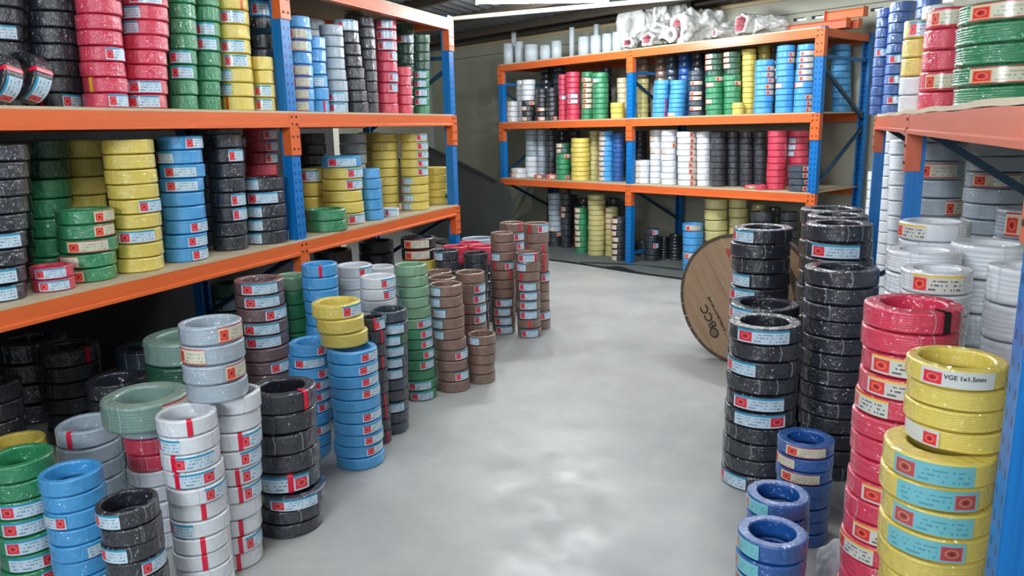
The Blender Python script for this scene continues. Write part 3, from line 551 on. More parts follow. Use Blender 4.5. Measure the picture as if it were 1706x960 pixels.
 ('coils on the upper shelf of the left rack', 'short red upper-shelf stack', ['R', 5], (1, 1, 1, 1, 1), -2.94, 5.108, -2.94, 5.11, 1.675, 0.0688, 0.133, 0.7, '', '', 0, 'f', ''),
 ('coils on the upper shelf of the left rack', 'tall dark green upper-shelf stack', ['D', 9], (1, 1, 1, 1, 1, 0, 0, 0, 0), -3.14, 5.504, -3.14, 5.511, 1.675, 0.079, 0.17, 0.7, '.c', '', 0, 'f', ''),
 ('coils on the upper shelf of the left rack', 'end green upper-shelf stack', ['D', 4, 'G', 5], (1, 1, 1, 1, 1, 1, 1, 1, 1), -2.94, 5.38, -2.94, 5.433, 1.675, 0.0675, 0.13, 0.7, '....cccc', '', 0, 'f', ''),
 ('coils on the lower shelf of the left rack', 'black lower-shelf stack at the frame edge', ['K', 9], (1, 1, 1, 1, 1, 1, 1, 1, 1), -2.95, 1.907, -2.95, 2.007, 0.94, 0.0662, 0.177, 0.7, '.....c.cc', '', 0, 'f', ''),
 ('coils on the lower shelf of the left rack', 'two-coil red lower-shelf stack', ['R', 2], (1, 1), -2.92, 2.107, -2.92, 2.11, 0.94, 0.0515, 0.16, 0.7, 'cc', '', 0, 'f', ''),
 ('coils on the lower shelf of the left rack', 'green lower-shelf stack with cream labels', ['G', 5], (1, 1, 1, 1, 1), -2.97, 2.325, -2.97, 2.339, 0.94, 0.0622, 0.228, 0.7, 'rrclL', '', 1, 'f', ''),
 ('coils on the lower shelf of the left rack', 'tall green lower-shelf stack behind', ['D', 2, 'G', 5], (1, 1, 1, 1, 1, 1, 1), -3.255, 2.364, -3.255, 2.413, 0.94, 0.0872, 0.195, 0.7, '', '', 0, 'f', ''),
 ('coils on the lower shelf of the left rack', 'dim yellow lower-shelf stack behind', ['Y', 7], (1, 1, 1, 1, 0, 0, 0), -3.263, 2.557, -3.263, 2.61, 0.94, 0.0866, 0.187, 0.7, '', '', 0, 'f', ''),
 ('coils on the lower shelf of the left rack', 'tall yellow lower-shelf stack', ['Y', 9], (1, 1, 1, 1, 1, 1, 1, 1, 1), -2.94, 2.565, -2.94, 2.586, 0.94, 0.0669, 0.22, 0.7, '....r.c', '', 0, 'f', ''),
 ('coils on the lower shelf of the left rack', 'tall blue lower-shelf stack', ['B', 9], (1, 1, 1, 1, 1, 1, 1, 1, 1), -2.94, 2.848, -2.94, 2.888, 0.94, 0.0681, 0.211, 0.7, 'rlcc..rrr', '', 0, 'f', ''),
 ('coils on the lower shelf of the left rack', 'black lower-shelf stack after the blue one', ['K', 8], (1, 1, 1, 1, 1, 1, 1, 1), -2.96, 3.188, -2.96, 3.214, 0.94, 0.0776, 0.185, 0.7, '.r..rr', '', 0, 'f', ''),
 ('coils on the lower shelf of the left rack', 'dim dark stack behind the black ones', ['K', 8], (1, 1, 1, 1, 1, 1, 1, 1), -3.22, 3.294, -3.22, 3.373, 0.94, 0.0808, 0.157, 0.7, '', '', 0, 'f', ''),
 ('coils on the lower shelf of the left rack', 'red lower-shelf stack behind black coils', ['R', 9], (1, 1, 1, 1, 0, 0, 0, 0, 0), -3.22, 3.76, -3.22, 3.807, 0.94, 0.0718, 0.204, 0.7, 'rrr', '', 0, 'f', ''),
 ('coils on the lower shelf of the left rack', 'five-coil black lower-shelf stack', ['K', 5], (1, 1, 1, 1, 1), -2.933, 3.451, -2.933, 3.463, 0.94, 0.0751, 0.24, 0.72, 'lclll', '', 0, 'f', ''),
 ('coils on the lower shelf of the left rack', 'yellow pile beside the rack post', ['Y', 4], (1, 1, 1, 1), -3.22, 4.268, -3.22, 4.277, 0.94, 0.0946, 0.174, 0.7, 'c', '', 0, 'f', ''),
 ('coils on the lower shelf of the left rack', 'yellow pile with a blue cap', ['B', 1, 'Y', 5], (1, 1, 1, 1, 1, 1), -3.0, 4.33, -3.0, 4.334, 0.94, 0.0765, 0.269, 0.76, 'crr..r', '', 0, 'f', ''),
 ('coils on the lower shelf of the left rack', 'flat green pair on the lower shelf', ['G', 2], (1, 1), -2.91, 3.992, -2.91, 3.993, 0.94, 0.0699, 0.268, 0.76, '', '', 0, 'f', ''),
 ('coils on the lower shelf of the left rack', 'blue lower-shelf stack of five', ['B', 5], (1, 1, 1, 1, 1), -2.93, 4.568, -2.93, 4.561, 0.94, 0.0725, 0.157, 0.74, '', '', 0, 'f', ''),
 ('coils on the lower shelf of the left rack', 'single white lower-shelf coil', ['W', 1], (1,), -2.9, 4.765, -2.9, 4.771, 0.94, 0.0633, 0.122, 0.74, 'c', '', 0, 'f', ''),
 ('coils on the lower shelf of the left rack', 'tall dim yellow lower-shelf stack', ['Y', 9], (1, 1, 1, 1, 1, 1, 1, 1, 1), -3.15, 5.113, -3.15, 5.146, 0.94, 0.0664, 0.211, 0.74, '', '', 0, 'f', ''),
 ('coils on the lower shelf of the left rack', 'dim yellow stack behind the tall ones', ['Y', 9], (1, 1, 1, 1, 0, 0, 0, 0, 0), -3.36, 5.19, -3.36, 5.254, 0.94, 0.0677, 0.17, 0.74, '', '', 0, 'f', ''),
 ('coils on the lower shelf of the left rack', 'tall yellow stack with stacked labels', ['Y', 9], (1, 1, 1, 1, 1, 1, 1, 1, 1), -2.96, 5.243, -2.96, 5.27, 0.94, 0.0659, 0.219, 0.74, 'rrrrrllll', '', 0, 'f', ''),
 ('coils on the lower shelf of the left rack', 'five-coil yellow stack at the shelf end', ['Y', 5], (1, 1, 1, 1, 1), -3.0, 5.686, -3.0, 5.693, 0.94, 0.062, 0.201, 0.74, '', '', 0, 'f', ''),
 ('coils on the lower shelf of the left rack', 'pale stack behind the blue caps', ['w', 8], (1, 1, 1, 0, 0, 0, 0, 0), -3.26, 4.819, -3.26, 4.883, 0.94, 0.0754, 0.203, 0.7, '', '', 0, 'f', ''),
 ('coils on the lower shelf of the left rack', 'dark stack behind the blue ring', ['K', 8], (1, 1, 1, 1, 0, 0, 0, 0), -3.46, 4.588, -3.46, 4.655, 0.94, 0.0763, 0.195, 0.7, '', '', 0, 'f', ''),
 ('coils on the upper shelf of the right rack', 'large dark green upper stack at the right', ['G', 5], (1, 1, 1, 1, 1), 0.536, 2.896, 0.536, 2.896, 1.585, 0.0628, 0.3, 0.6, 'c..c.', '', 1, 'r', ''),
 ('coils on the upper shelf of the right rack', 'red film-wrapped upper stack at the right', ['R', 5], (1, 1, 1, 1, 1), 0.551, 4.444, 0.551, 4.444, 1.585, 0.0999, 0.205, 0.66, 'c..c.', '', 1, 'f', ''),
 ('coils on the upper shelf of the right rack', 'yellow over white upper stack on the right rack', ['Y', 3, 'W', 2], (1, 1, 1, 1, 1), 0.462, 4.78, 0.462, 4.78, 1.585, 0.0978, 0.165, 0.66, 'c', '', 0, 'f', ''),
 ('coils on the upper shelf of the right rack', 'white and red stack behind the yellow upper one', ['W', 1, 'R', 1, 'W', 2, 'R', 1], (1, 0, 0, 0, 0), 0.553, 4.92, 0.553, 4.92, 1.585, 0.1155, 0.16, 0.66, '', '', 0, 'f', ''),
 ('coils on the upper shelf of the right rack', 'deep blue upper stack on the right rack', ['b', 11], (1, 1, 1, 1, 1, 1, 1, 1, 1, 1, 1), 0.432, 5.591, 0.432, 5.591, 1.585, 0.063, 0.155, 0.7, '...r.c.c.cr', '', 0, 'f', ''),
 ('coils on the upper shelf of the right rack', 'far deep blue upper stack beside the beams', ['b', 11], (1, 1, 1, 1, 1, 1, 1, 1, 1, 1, 1), 0.345, 5.706, 0.345, 5.706, 1.585, 0.0617, 0.112, 0.7, '....c', '', 0, 'f', ''),
 ('coils on the upper shelf of the right rack', 'navy stack behind the yellow upper one', ['b', 11], (1, 1, 0, 0, 0, 0, 0, 0, 0, 0, 0), 0.604, 5.815, 0.604, 5.815, 1.585, 0.0673, 0.15, 0.7, '', '', 0, 'f', ''),
 ('coils on the upper shelf of the back rack', 'short white stack at the rack corner', ['W', 4], (1, 1, 1, 1), -3.798, 9.433, -3.79, 9.43, 1.638, 0.066, 0.166, 0.76, 'llll', '', 1, 'f', ''),
 ('coils on the upper shelf of the back rack', 'slim white stack behind the corner one', ['W', 8], (0, 0, 0, 0, 0, 0, 0, 0), -3.732, 9.569, -3.718, 9.562, 1.638, 0.0667, 0.127, 0.76, '', '', 0, 'f', ''),
 ('coils on the upper shelf of the back rack', 'white over black stack', ['W', 4, 'K', 4], (1, 1, 1, 1, 1, 1, 1, 1), -3.522, 9.284, -3.51, 9.278, 1.638, 0.0648, 0.184, 0.76, '....rl.l', '', 1, 'f', ''),
 ('coils on the upper shelf of the back rack', 'black stack between white and red ones', ['K', 7], (1, 1, 1, 1, 1, 1, 1), -3.297, 9.174, -3.29, 9.17, 1.638, 0.0564, 0.143, 0.76, '....c.c', '', 1, 'f', ''),
 ('coils on the upper shelf of the back rack', 'second black stack beside the red ones', ['K', 7], (1, 1, 1, 1, 1, 1, 1), -3.137, 9.106, -3.132, 9.103, 1.638, 0.0572, 0.141, 0.76, '......r', '', 1, 'f', ''),
 ('coils on the upper shelf of the back rack', 'left red stack on the back rack', ['R', 9], (1, 1, 1, 1, 1, 1, 1, 1, 1), -2.985, 9.087, -2.98, 9.084, 1.638, 0.0611, 0.117, 0.76, '....c', '', 0, 'f', ''),
 ('coils on the upper shelf of the back rack', 'right red stack on the back rack', ['R', 9], (1, 1, 1, 1, 1, 1, 1, 1, 1), -2.8, 8.918, -2.796, 8.916, 1.638, 0.0622, 0.172, 0.76, '....cc', '', 0, 'f', ''),
 ('coils on the upper shelf of the back rack', 'left green stack on the back rack', ['G', 9], (1, 1, 1, 1, 1, 1, 1, 1, 1), -2.612, 8.881, -2.611, 8.881, 1.638, 0.061, 0.148, 0.76, '.cccccc', '', 1, 'f', ''),
 ('coils on the upper shelf of the back rack', 'right green stack on the back rack', ['G', 9], (1, 1, 1, 1, 1, 1, 1, 1, 1), -2.405, 8.724, -2.407, 8.725, 1.638, 0.0582, 0.186, 0.76, '.l', '', 0, 'f', ''),
 ('coils on the upper shelf of the back rack', 'short yellow stack beside the middle post', ['Y', 3], (1, 1, 1), -2.169, 8.597, -2.17, 8.597, 1.638, 0.0589, 0.162, 0.76, '', '', 0, 'f', ''),
 ('coils on the upper shelf of the back rack', 'cream stack behind the middle post', ['C', 8], (1, 1, 1, 1, 1, 0, 0, 0), -2.177, 8.857, -2.182, 8.859, 1.638, 0.0576, 0.124, 0.76, '', '', 0, 'f', ''),
 ('coils on the upper shelf of the back rack', 'yellow stack right of the middle post', ['y', 8], (1, 1, 1, 1, 1, 1, 1, 1), -1.893, 8.662, -1.9, 8.665, 1.638, 0.0531, 0.133, 0.76, '..', '', 0, 'f', ''),
 ('coils on the upper shelf of the back rack', 'left light blue stack with magenta tape', ['B', 8], (1, 1, 1, 1, 1, 1, 1, 1), -1.637, 8.38, -1.623, 8.373, 1.638, 0.0483, 0.184, 0.76, '', '....rrrr', 0, 'f', ''),
 ('coils on the upper shelf of the back rack', 'right light blue stack with a pale label', ['B', 8], (1, 1, 1, 1, 1, 1, 1, 1), -1.446, 8.252, -1.421, 8.24, 1.638, 0.0464, 0.179, 0.76, '.......l', '', 1, 'f', ''),
 ('coils on the upper shelf of the back rack', 'dark labelled stack on the back rack', ['k', 9], (1, 1, 1, 1, 1, 1, 1, 1, 1), -1.228, 8.223, -1.242, 8.23, 1.638, 0.051, 0.176, 0.76, '..c.cc.c', '', 1, 'f', ''),
 ('coils on the upper shelf of the back rack', 'left green stack with cream labels', ['D', 4, 'G', 7], (1, 1, 1, 1, 1, 1, 1, 1, 1, 1, 1), -1.023, 8.055, -1.044, 8.066, 1.638, 0.0548, 0.181, 0.76, 'lll.rl..l', '', 1, 'f', ''),
 ('coils on the upper shelf of the back rack', 'green stack right of the cream-labelled one', ['D', 4, 'G', 7], (1, 1, 1, 1, 1, 1, 1, 1, 1, 1, 1), -0.844, 8.021, -0.869, 8.033, 1.638, 0.0555, 0.171, 0.76, 'lll..r', '', 1, 'f', ''),
 ('coils on the upper shelf of the back rack', 'tall dull yellow stack on the back rack', ['Y', 12], (1, 1, 1, 1, 1, 1, 1, 1, 1, 1, 1, 1), -0.684, 8.029, -0.711, 8.042, 1.638, 0.0523, 0.141, 0.76, '', '', 0, 'f', ''),
 ('coils on the upper shelf of the back rack', 'short yellow pair on the back rack', ['Y', 2], (1, 1), -0.774, 7.884, -0.779, 7.886, 1.638, 0.0576, 0.119, 0.76, '', '', 0, 'f', ''),
 ('coils on the upper shelf of the back rack', 'first blue stack left of the corner post', ['B', 9], (1, 1, 1, 1, 1, 1, 1, 1, 1), -0.537, 7.817, -0.538, 7.817, 1.638, 0.0556, 0.184, 0.76, '.rrrrr', '', 1, 'f', ''),
 ('coils on the upper shelf of the back rack', 'second blue stack left of the corner post', ['B', 11], (1, 1, 1, 1, 1, 1, 1, 1, 1, 1, 1), -0.341, 7.721, -0.352, 7.725, 1.638, 0.0557, 0.168, 0.76, '.rr...l', '', 1, 'f', ''),
 ('coils on the upper shelf of the back rack', 'blue stack against the corner post', ['B', 11], (1, 1, 1, 1, 1, 1, 1, 1, 1, 1, 1), -0.175, 7.639, -0.167, 7.635, 1.638, 0.0549, 0.173, 0.76, '.cccccl.rrr', '', 1, 'f', ''),
 ('coils on the upper shelf of the back rack', 'blue stack seen through the rack end frame', ['B', 10], (1, 1, 1, 1, 1, 1, 1, 1, 1, 1), 0.164, 8.23, 0.124, 8.25, 1.638, 0.0642, 0.181, 0.76, '......', '', 0, 'f', ''),
 ('coils on the middle shelf of the back rack', 'white pair at the rack corner', ['W', 2], (1, 1), -3.693, 9.336, -3.689, 9.334, 0.915, 0.0624, 0.214, 0.78, 'll', '', 1, 'f', ''),
 ('coils on the middle shelf of the back rack', 'tall grey-white column near the corner', ['w', 5, 'W', 4], (1, 1, 1, 1, 1, 1, 1, 1, 1), -3.56, 9.485, -3.546, 9.479, 0.915, 0.0687, 0.181, 0.78, '', '', 0, 'f', ''),
 ('coils on the middle shelf of the back rack', 'tall grey column beside the white one', ['w', 9], (1, 1, 1, 1, 1, 1, 1, 1, 0), -3.398, 9.424, -3.387, 9.418, 0.915, 0.0684, 0.117, 0.78, '', '', 0, 'f', ''),
 ('coils on the middle shelf of the back rack', 'tall dark column behind the red singles', ['K', 9], (1, 1, 1, 1, 1, 1, 1, 1, 0), -3.241, 9.347, -3.232, 9.342, 0.915, 0.0681, 0.139, 0.78, '', '', 0, 'f', ''),
 ('coils on the middle shelf of the back rack', 'left single red coil on the middle shelf', ['R', 1], (1,), -3.34, 9.15, -3.339, 9.15, 0.915, 0.051, 0.116, 0.78, 'c', '', 1, 'f', ''),
 ('coils on the middle shelf of the back rack', 'right single red coil on the middle shelf', ['R', 1], (1,), -3.134, 9.049, -3.133, 9.048, 0.915, 0.0653, 0.144, 0.78, 'c', '', 1, 'f', ''),
 ('coils on the middle shelf of the back rack', 'green middle-shelf stack of the back rack', ['D', 2, 'G', 5], (1, 1, 1, 1, 1, 1, 1), -2.961, 9.008, -2.957, 9.006, 0.915, 0.0644, 0.185, 0.78, 'llr...r', '', 1, 'f', ''),
 ('coils on the middle shelf of the back rack', 'yellow middle-shelf stack', ['Y', 9], (1, 1, 1, 1, 1, 1, 1, 1, 1), -2.699, 8.879, -2.698, 8.878, 0.915, 0.0564, 0.231, 0.78, '', '', 0, 'f', ''),
 ('coils on the middle shelf of the back rack', 'dull yellow middle-shelf stack', ['y', 10], (1, 1, 1, 1, 1, 1, 1, 1, 1, 1), -2.56, 8.994, -2.561, 8.994, 0.915, 0.0589, 0.123, 0.78, '', '', 0, 'f', ''),
 ('coils on the middle shelf of the back rack', 'labelled blue stack left of the middle post', ['B', 10], (1, 1, 1, 1, 1, 1, 1, 1, 1, 1), -2.352, 8.79, -2.355, 8.792, 0.915, 0.0587, 0.182, 0.78, 'llllllllll', '', 1, 'f', ''),
 ('coils on the middle shelf of the back rack', 'navy stack left of the middle post', ['b', 10], (1, 1, 1, 1, 1, 1, 1, 1, 1, 1), -2.191, 8.751, -2.196, 8.753, 0.915, 0.0557, 0.139, 0.78, '', '', 0, 'f', ''),
 ('coils on the middle shelf of the back rack', 'short white stack right of the middle post', ['W', 4], (1, 1, 1, 1), -1.852, 8.485, -1.856, 8.487, 0.915, 0.0642, 0.179, 0.78, 'llll', '', 1, 'f', ''),
 ('coils on the middle shelf of the back rack', 'first tall white middle-shelf stack', ['W', 9], (1, 1, 1, 1, 1, 1, 1, 1, 1), -1.681, 8.467, -1.693, 8.473, 0.915, 0.0656, 0.157, 0.78, 'll.l', '', 1, 'f', ''),
 ('coils on the middle shelf of the back rack', 'second tall white middle-shelf stack', ['W', 9], (1, 1, 1, 1, 1, 1, 1, 1, 1), -1.513, 8.308, -1.527, 8.315, 0.915, 0.0654, 0.178, 0.78, '..rl', '', 1, 'f', ''),
 ('coils on the middle shelf of the back rack', 'third tall white middle-shelf stack', ['W', 9], (1, 1, 1, 1, 1, 1, 1, 1, 1), -1.304, 8.193, -1.32, 8.201, 0.915, 0.063, 0.203, 0.78, 'rrrrrrrrr', '', 1, 'f', ''),
 ('coils on the middle shelf of the back rack', 'fourth tall white middle-shelf stack', ['W', 9], (1, 1, 1, 1, 1, 1, 1, 1, 1), -1.125, 8.171, -1.144, 8.18, 0.915, 0.0627, 0.146, 0.78, '', '', 0, 'f', ''),
 ('coils on the middle shelf of the back rack', 'first black middle-shelf stack', ['K', 9], (1, 1, 1, 1, 1, 1, 1, 1, 1), -0.965, 8.091, -0.985, 8.101, 0.915, 0.0624, 0.155, 0.78, '', '', 0, 'f', ''),
 ('coils on the middle shelf of the back rack', 'second black middle-shelf stack', ['K', 9], (1, 1, 1, 1, 1, 1, 1, 1, 1), -0.824, 8.145, -0.847, 8.156, 0.915, 0.0621, 0.136, 0.78, '', '', 0, 'f', ''),
 ('coils on the middle shelf of the back rack', 'third black middle-shelf stack', ['K', 9], (1, 1, 1, 1, 1, 1, 1, 1, 1), -0.684, 8.075, -0.708, 8.087, 0.915, 0.0619, 0.139, 0.78, '', '', 0, 'f', ''),
 ('coils on the middle shelf of the back rack', 'fourth black middle-shelf stack', ['K', 9], (1, 1, 1, 1, 1, 1, 1, 1, 1), -0.548, 8.055, -0.574, 8.068, 0.915, 0.0616, 0.126, 0.78, '', '', 0, 'f', ''),
 ('coils on the middle shelf of the back rack', 'tall red middle-shelf stack', ['R', 9], (1, 1, 1, 1, 1, 1, 1, 1, 1), -0.383, 7.776, -0.394, 7.782, 0.915, 0.0629, 0.179, 0.78, '', '', 0, 'f', ''),
 ('coils on the middle shelf of the back rack', 'left single red coil by the tall red stack', ['R', 1], (1,), -0.619, 7.835, -0.621, 7.836, 0.915, 0.0387, 0.125, 0.78, 'c', '', 1, 'f', ''),
 ('coils on the middle shelf of the back rack', 'right single red coil by the tall red stack', ['R', 1], (1,), -0.517, 7.726, -0.519, 7.727, 0.915, 0.0475, 0.1, 0.78, '', '', 0, 'f', ''),
 ('coils on the middle shelf of the back rack', 'red stack behind the dark labelled coils', ['R', 9], (1, 1, 1, 1, 1, 1, 0, 0, 0), -0.179, 7.852, -0.209, 7.867, 0.915, 0.0623, 0.194, 0.78, '.lll', '', 0, 'f', ''),
 ('coils on the middle shelf of the back rack', 'dark labelled pile beside the corner post', ['k', 4], (1, 1, 1, 1), -0.156, 7.607, -0.17, 7.614, 0.915, 0.0608, 0.221, 0.78, 'rrrr', '', 1, 'f', ''),
 ('coils on the floor under the back rack', 'pale column under the back rack', ['w', 7, 'K', 3], (1, 1, 1, 1, 1, 1, 1, 1, 1, 1), -3.201, 9.361, -3.193, 9.356, 0, 0.0712, 0.181, 0.78, '......lr', '', 1, 'f', ''),
 ('coils on the floor under the back rack', 'dark column beside the pale one', ['K', 9], (1, 1, 1, 1, 1, 1, 1, 1, 1), -3.025, 9.307, -3.019, 9.305, 0, 0.0798, 0.147, 0.78, '..ll', '', 1, 'f', ''),
 ('coils on the floor under the back rack', 'green column under the back rack', ['G', 8], (1, 1, 1, 1, 1, 1, 1, 1), -2.732, 9.019, -2.731, 9.018, 0, 0.0718, 0.172, 0.78, 'lllllll', '', 1, 'f', ''),
 ('coils on the floor under the back rack', 'tall yellow column under the back rack', ['y', 12], (1, 1, 1, 1, 1, 1, 1, 1, 1, 1, 1, 1), -2.497, 8.892, -2.498, 8.892, 0, 0.0621, 0.218, 0.78, '', '', 0, 'f', ''),
 ('coils on the floor under the back rack', 'pale labelled column behind the striped one', ['y', 9], (1, 1, 1, 1, 1, 1, 0, 1, 1), -2.299, 8.861, -2.302, 8.863, 0, 0.0664, 0.158, 0.78, 'llll', '', 1, 'f', ''),
 ('coils on the floor under the back rack', 'striped black column by the middle post', ['K', 7], (1, 1, 1, 1, 1, 1, 1), -2.134, 8.58, -2.139, 8.582, 0, 0.0729, 0.188, 0.78, 'lllllll', '', 1, 'f', ''),
 ('coils on the floor under the back rack', 'dim black column right of the middle post', ['K', 5], (1, 1, 1, 1, 1), -1.748, 8.591, -1.755, 8.594, 0, 0.0785, 0.164, 0.78, 'r.r', '', 0, 'f', ''),
 ('coils on the floor under the back rack', 'light blue column under the back rack', ['B', 7], (1, 1, 1, 1, 1, 1, 1), -1.199, 8.096, -1.213, 8.103, 0, 0.0746, 0.224, 0.78, 'c...c', '', 1, 'f', ''),
 ('coils on the floor under the back rack', 'wide yellow column under the back rack', ['y', 7], (1, 1, 1, 1, 1, 1, 1), -0.964, 8.155, -0.99, 8.168, 0, 0.1126, 0.25, 0.78, '', '', 0, 'f', ''),
 ('coils on the floor under the back rack', 'second yellow column under the back rack', ['y', 8], (1, 1, 1, 1, 1, 0, 0, 0), -0.736, 8.148, -0.766, 8.163, 0, 0.0989, 0.192, 0.78, '', '', 0, 'f', ''),
 ('coils on the floor under the back rack', 'dim dark column behind the black stacks', ['K', 7], (1, 1, 0, 0, 0, 0, 0), -0.467, 7.849, -0.495, 7.863, 0, 0.0987, 0.233, 0.78, '', '', 0, 'f', ''),
 ('coils on the floor under the back rack', 'dark column beside the corner post', ['K', 8], (1, 1, 1, 1, 1, 1, 1, 1), -0.23, 7.844, -0.261, 7.859, 0, 0.087, 0.189, 0.78, '', '', 0, 'f', ''),
 ('rows at the back of the back rack upper shelf', 'rear row upper 0', ['K', 9], (0, 0, 0, 0, 0, 0, 0, 0, 0), -3.395, 9.623, -3.384, 9.618, 1.638, 0.0765, 0.157, 0.76, '', '', 0, 'f', ''),
 ('rows at the back of the back rack upper shelf', 'rear row upper 1', ['k', 9], (0, 0, 0, 0, 0, 0, 0, 0, 0), -3.175, 9.515, -3.167, 9.511, 1.638, 0.0762, 0.154, 0.76, '', '', 0, 'f', ''),
 ('rows at the back of the back rack upper shelf', 'rear row upper 2', ['K', 9], (0, 0, 0, 0, 0, 0, 0, 0, 0), -2.454, 9.16, -2.457, 9.162, 1.638, 0.0682, 0.144, 0.76, '', '', 0, 'f', ''),
 ('rows at the back of the back rack upper shelf', 'rear row upper 3', ['N', 9], (0, 0, 0, 0, 0, 0, 0, 0, 0), -1.931, 8.903, -1.943, 8.909, 1.638, 0.0754, 0.15, 0.76, '', '', 0, 'f', ''),
 ('rows at the back of the back rack upper shelf', 'rear row upper 4', ['N', 9], (0, 0, 0, 0, 0, 0, 0, 0, 0), -1.711, 8.795, -1.725, 8.802, 1.638, 0.0733, 0.139, 0.76, '', '', 0, 'f', ''),
 ('rows at the back of the back rack upper shelf', 'rear row upper 5', ['k', 9], (0, 0, 0, 0, 0, 0, 0, 0, 0), -1.579, 8.73, -1.596, 8.739, 1.638, 0.0748, 0.144, 0.76, '', '', 0, 'f', ''),
 ('rows at the back of the back rack upper shelf', 'rear row upper 6', ['b', 9], (0, 0, 0, 0, 0, 0, 0, 0, 0), -1.419, 8.652, -1.438, 8.661, 1.638, 0.0746, 0.141, 0.76, '', '', 0, 'f', ''),
 ('rows at the back of the back rack upper shelf', 'rear row upper 7', ['K', 9], (0, 0, 0, 0, 0, 0, 0, 0, 0), -1.264, 8.575, -1.285, 8.586, 1.638, 0.0744, 0.138, 0.76, '', '', 0, 'f', ''),
 ('rows at the back of the back rack upper shelf', 'rear row upper 8', ['k', 9], (0, 0, 0, 0, 0, 0, 0, 0, 0), -1.113, 8.501, -1.137, 8.513, 1.638, 0.0742, 0.136, 0.76, '', '', 0, 'f', ''),
 ('rows at the back of the back rack upper shelf', 'rear row upper 9', ['K', 9], (0, 0, 0, 0, 0, 0, 0, 0, 0), -0.96, 8.426, -0.986, 8.439, 1.638, 0.0739, 0.145, 0.76, '', '', 0, 'f', ''),
 ('rows at the back of the back rack upper shelf', 'rear row upper 10', ['D', 9], (0, 0, 0, 0, 0, 0, 0, 0, 0), -0.799, 8.347, -0.828, 8.361, 1.638, 0.0735, 0.13, 0.76, '', '', 0, 'f', ''),
 ('rows at the back of the back rack upper shelf', 'rear row upper 11', ['Y', 9], (0, 0, 0, 0, 0, 0, 0, 0, 0), -0.551, 8.225, -0.585, 8.242, 1.638, 0.0747, 0.125, 0.76, '', '', 0, 'f', ''),
 ('rows at the back of the back rack upper shelf', 'rear row upper 12', ['K', 9], (0, 0, 0, 0, 0, 0, 0, 0, 0), -0.403, 8.152, -0.439, 8.17, 1.638, 0.0743, 0.134, 0.76, '', '', 0, 'f', ''),
 ('rows at the back of the back rack middle shelf', 'rear row middle 0', ['K', 9], (0, 0, 0, 0, 0, 0, 0, 0, 0), -3.152, 9.526, -3.146, 9.523, 0.915, 0.0661, 0.156, 0.76, '', '', 0, 'f', ''),
 ('rows at the back of the back rack middle shelf', 'rear row middle 1', ['K', 9], (0, 0, 0, 0, 0, 0, 0, 0, 0), -2.937, 9.42, -2.933, 9.418, 0.915, 0.0657, 0.153, 0.76, '', '', 0, 'f', ''),
 ('rows at the back of the back rack middle shelf', 'rear row middle 2', ['C', 9], (0, 0, 0, 0, 0, 0, 0, 0, 0), -2.457, 9.184, -2.46, 9.186, 0.915, 0.065, 0.147, 0.76, '', '', 0, 'f', ''),
 ('rows at the back of the back rack middle shelf', 'rear row middle 3', ['K', 9], (0, 0, 0, 0, 0, 0, 0, 0, 0), -1.973, 8.947, -1.982, 8.951, 0.915, 0.0642, 0.154, 0.76, '', '', 0, 'f', ''),
 ('rows at the back of the back rack middle shelf', 'rear row middle 4', ['K', 9], (0, 0, 0, 0, 0, 0, 0, 0, 0), -1.025, 8.48, -1.044, 8.489, 0.915, 0.0628, 0.137, 0.76, '', '', 0, 'f', ''),
 ('rows at the back of the back rack middle shelf', 'rear row middle 5', ['K', 9], (0, 0, 0, 0, 0, 0, 0, 0, 0), -0.865, 8.402, -0.886, 8.412, 0.915, 0.0625, 0.134, 0.76, '', '', 0, 'f', ''),
 ('rows at the back of the back rack middle shelf', 'rear row middle 6', ['D', 9], (0, 0, 0, 0, 0, 0, 0, 0, 0), -0.567, 8.255, -0.59, 8.266, 0.915, 0.0621, 0.117, 0.76, '', '', 0, 'f', ''),
 ('rows at the back of the back rack middle shelf', 'rear row middle 7', ['R', 9], (0, 0, 0, 0, 0, 0, 0, 0, 0), -0.356, 8.151, -0.381, 8.164, 0.915, 0.0617, 0.125, 0.76, '', '', 0, 'f', ''),
 ('rows at the back of the floor under the back rack', 'rear row floor 0', ['K', 8], (0, 0, 0, 0, 0, 0, 0, 0), -3.024, 9.496, -3.018, 9.494, 0, 0.0848, 0.174, 0.76, '', '', 0, 'f', ''),
 ('rows at the back of the floor under the back rack', 'rear row floor 1', ['K', 8], (0, 0, 0, 0, 0, 0, 0, 0), -2.808, 9.39, -2.806, 9.389, 0, 0.0814, 0.17, 0.76, '', '', 0, 'f', ''),
 ('rows at the back of the floor under the back rack', 'rear row floor 2', ['K', 8], (0, 0, 0, 0, 0, 0, 0, 0), -2.355, 9.167, -2.36, 9.17, 0, 0.0847, 0.178, 0.76, '', '', 0, 'f', ''),
 ('rows at the back of the floor under the back rack', 'rear row floor 3', ['K', 8], (0, 0, 0, 0, 0, 0, 0, 0), -1.926, 8.957, -1.929, 8.958, 0, 0.0243, 0.172, 0.76, '', '', 0, 'f', ''),
 ('rows at the back of the floor under the back rack', 'rear row floor 4', ['K', 8], (0, 0, 0, 0, 0, 0, 0, 0), -1.653, 8.822, -1.658, 8.825, 0, 0.0323, 0.139, 0.76, '', '', 0, 'f', ''),
 ('rows at the back of the floor under the back rack', 'rear row floor 5', ['K', 8], (0, 0, 0, 0, 0, 0, 0, 0), -1.506, 8.75, -1.513, 8.753, 0, 0.0386, 0.15, 0.76, '', '', 0, 'f', ''),
 ('rows at the back of the floor under the back rack', 'rear row floor 6', ['K', 8], (0, 0, 0, 0, 0, 0, 0, 0), -1.02, 8.511, -1.041, 8.522, 0, 0.0902, 0.153, 0.76, '', '', 0, 'f', ''),
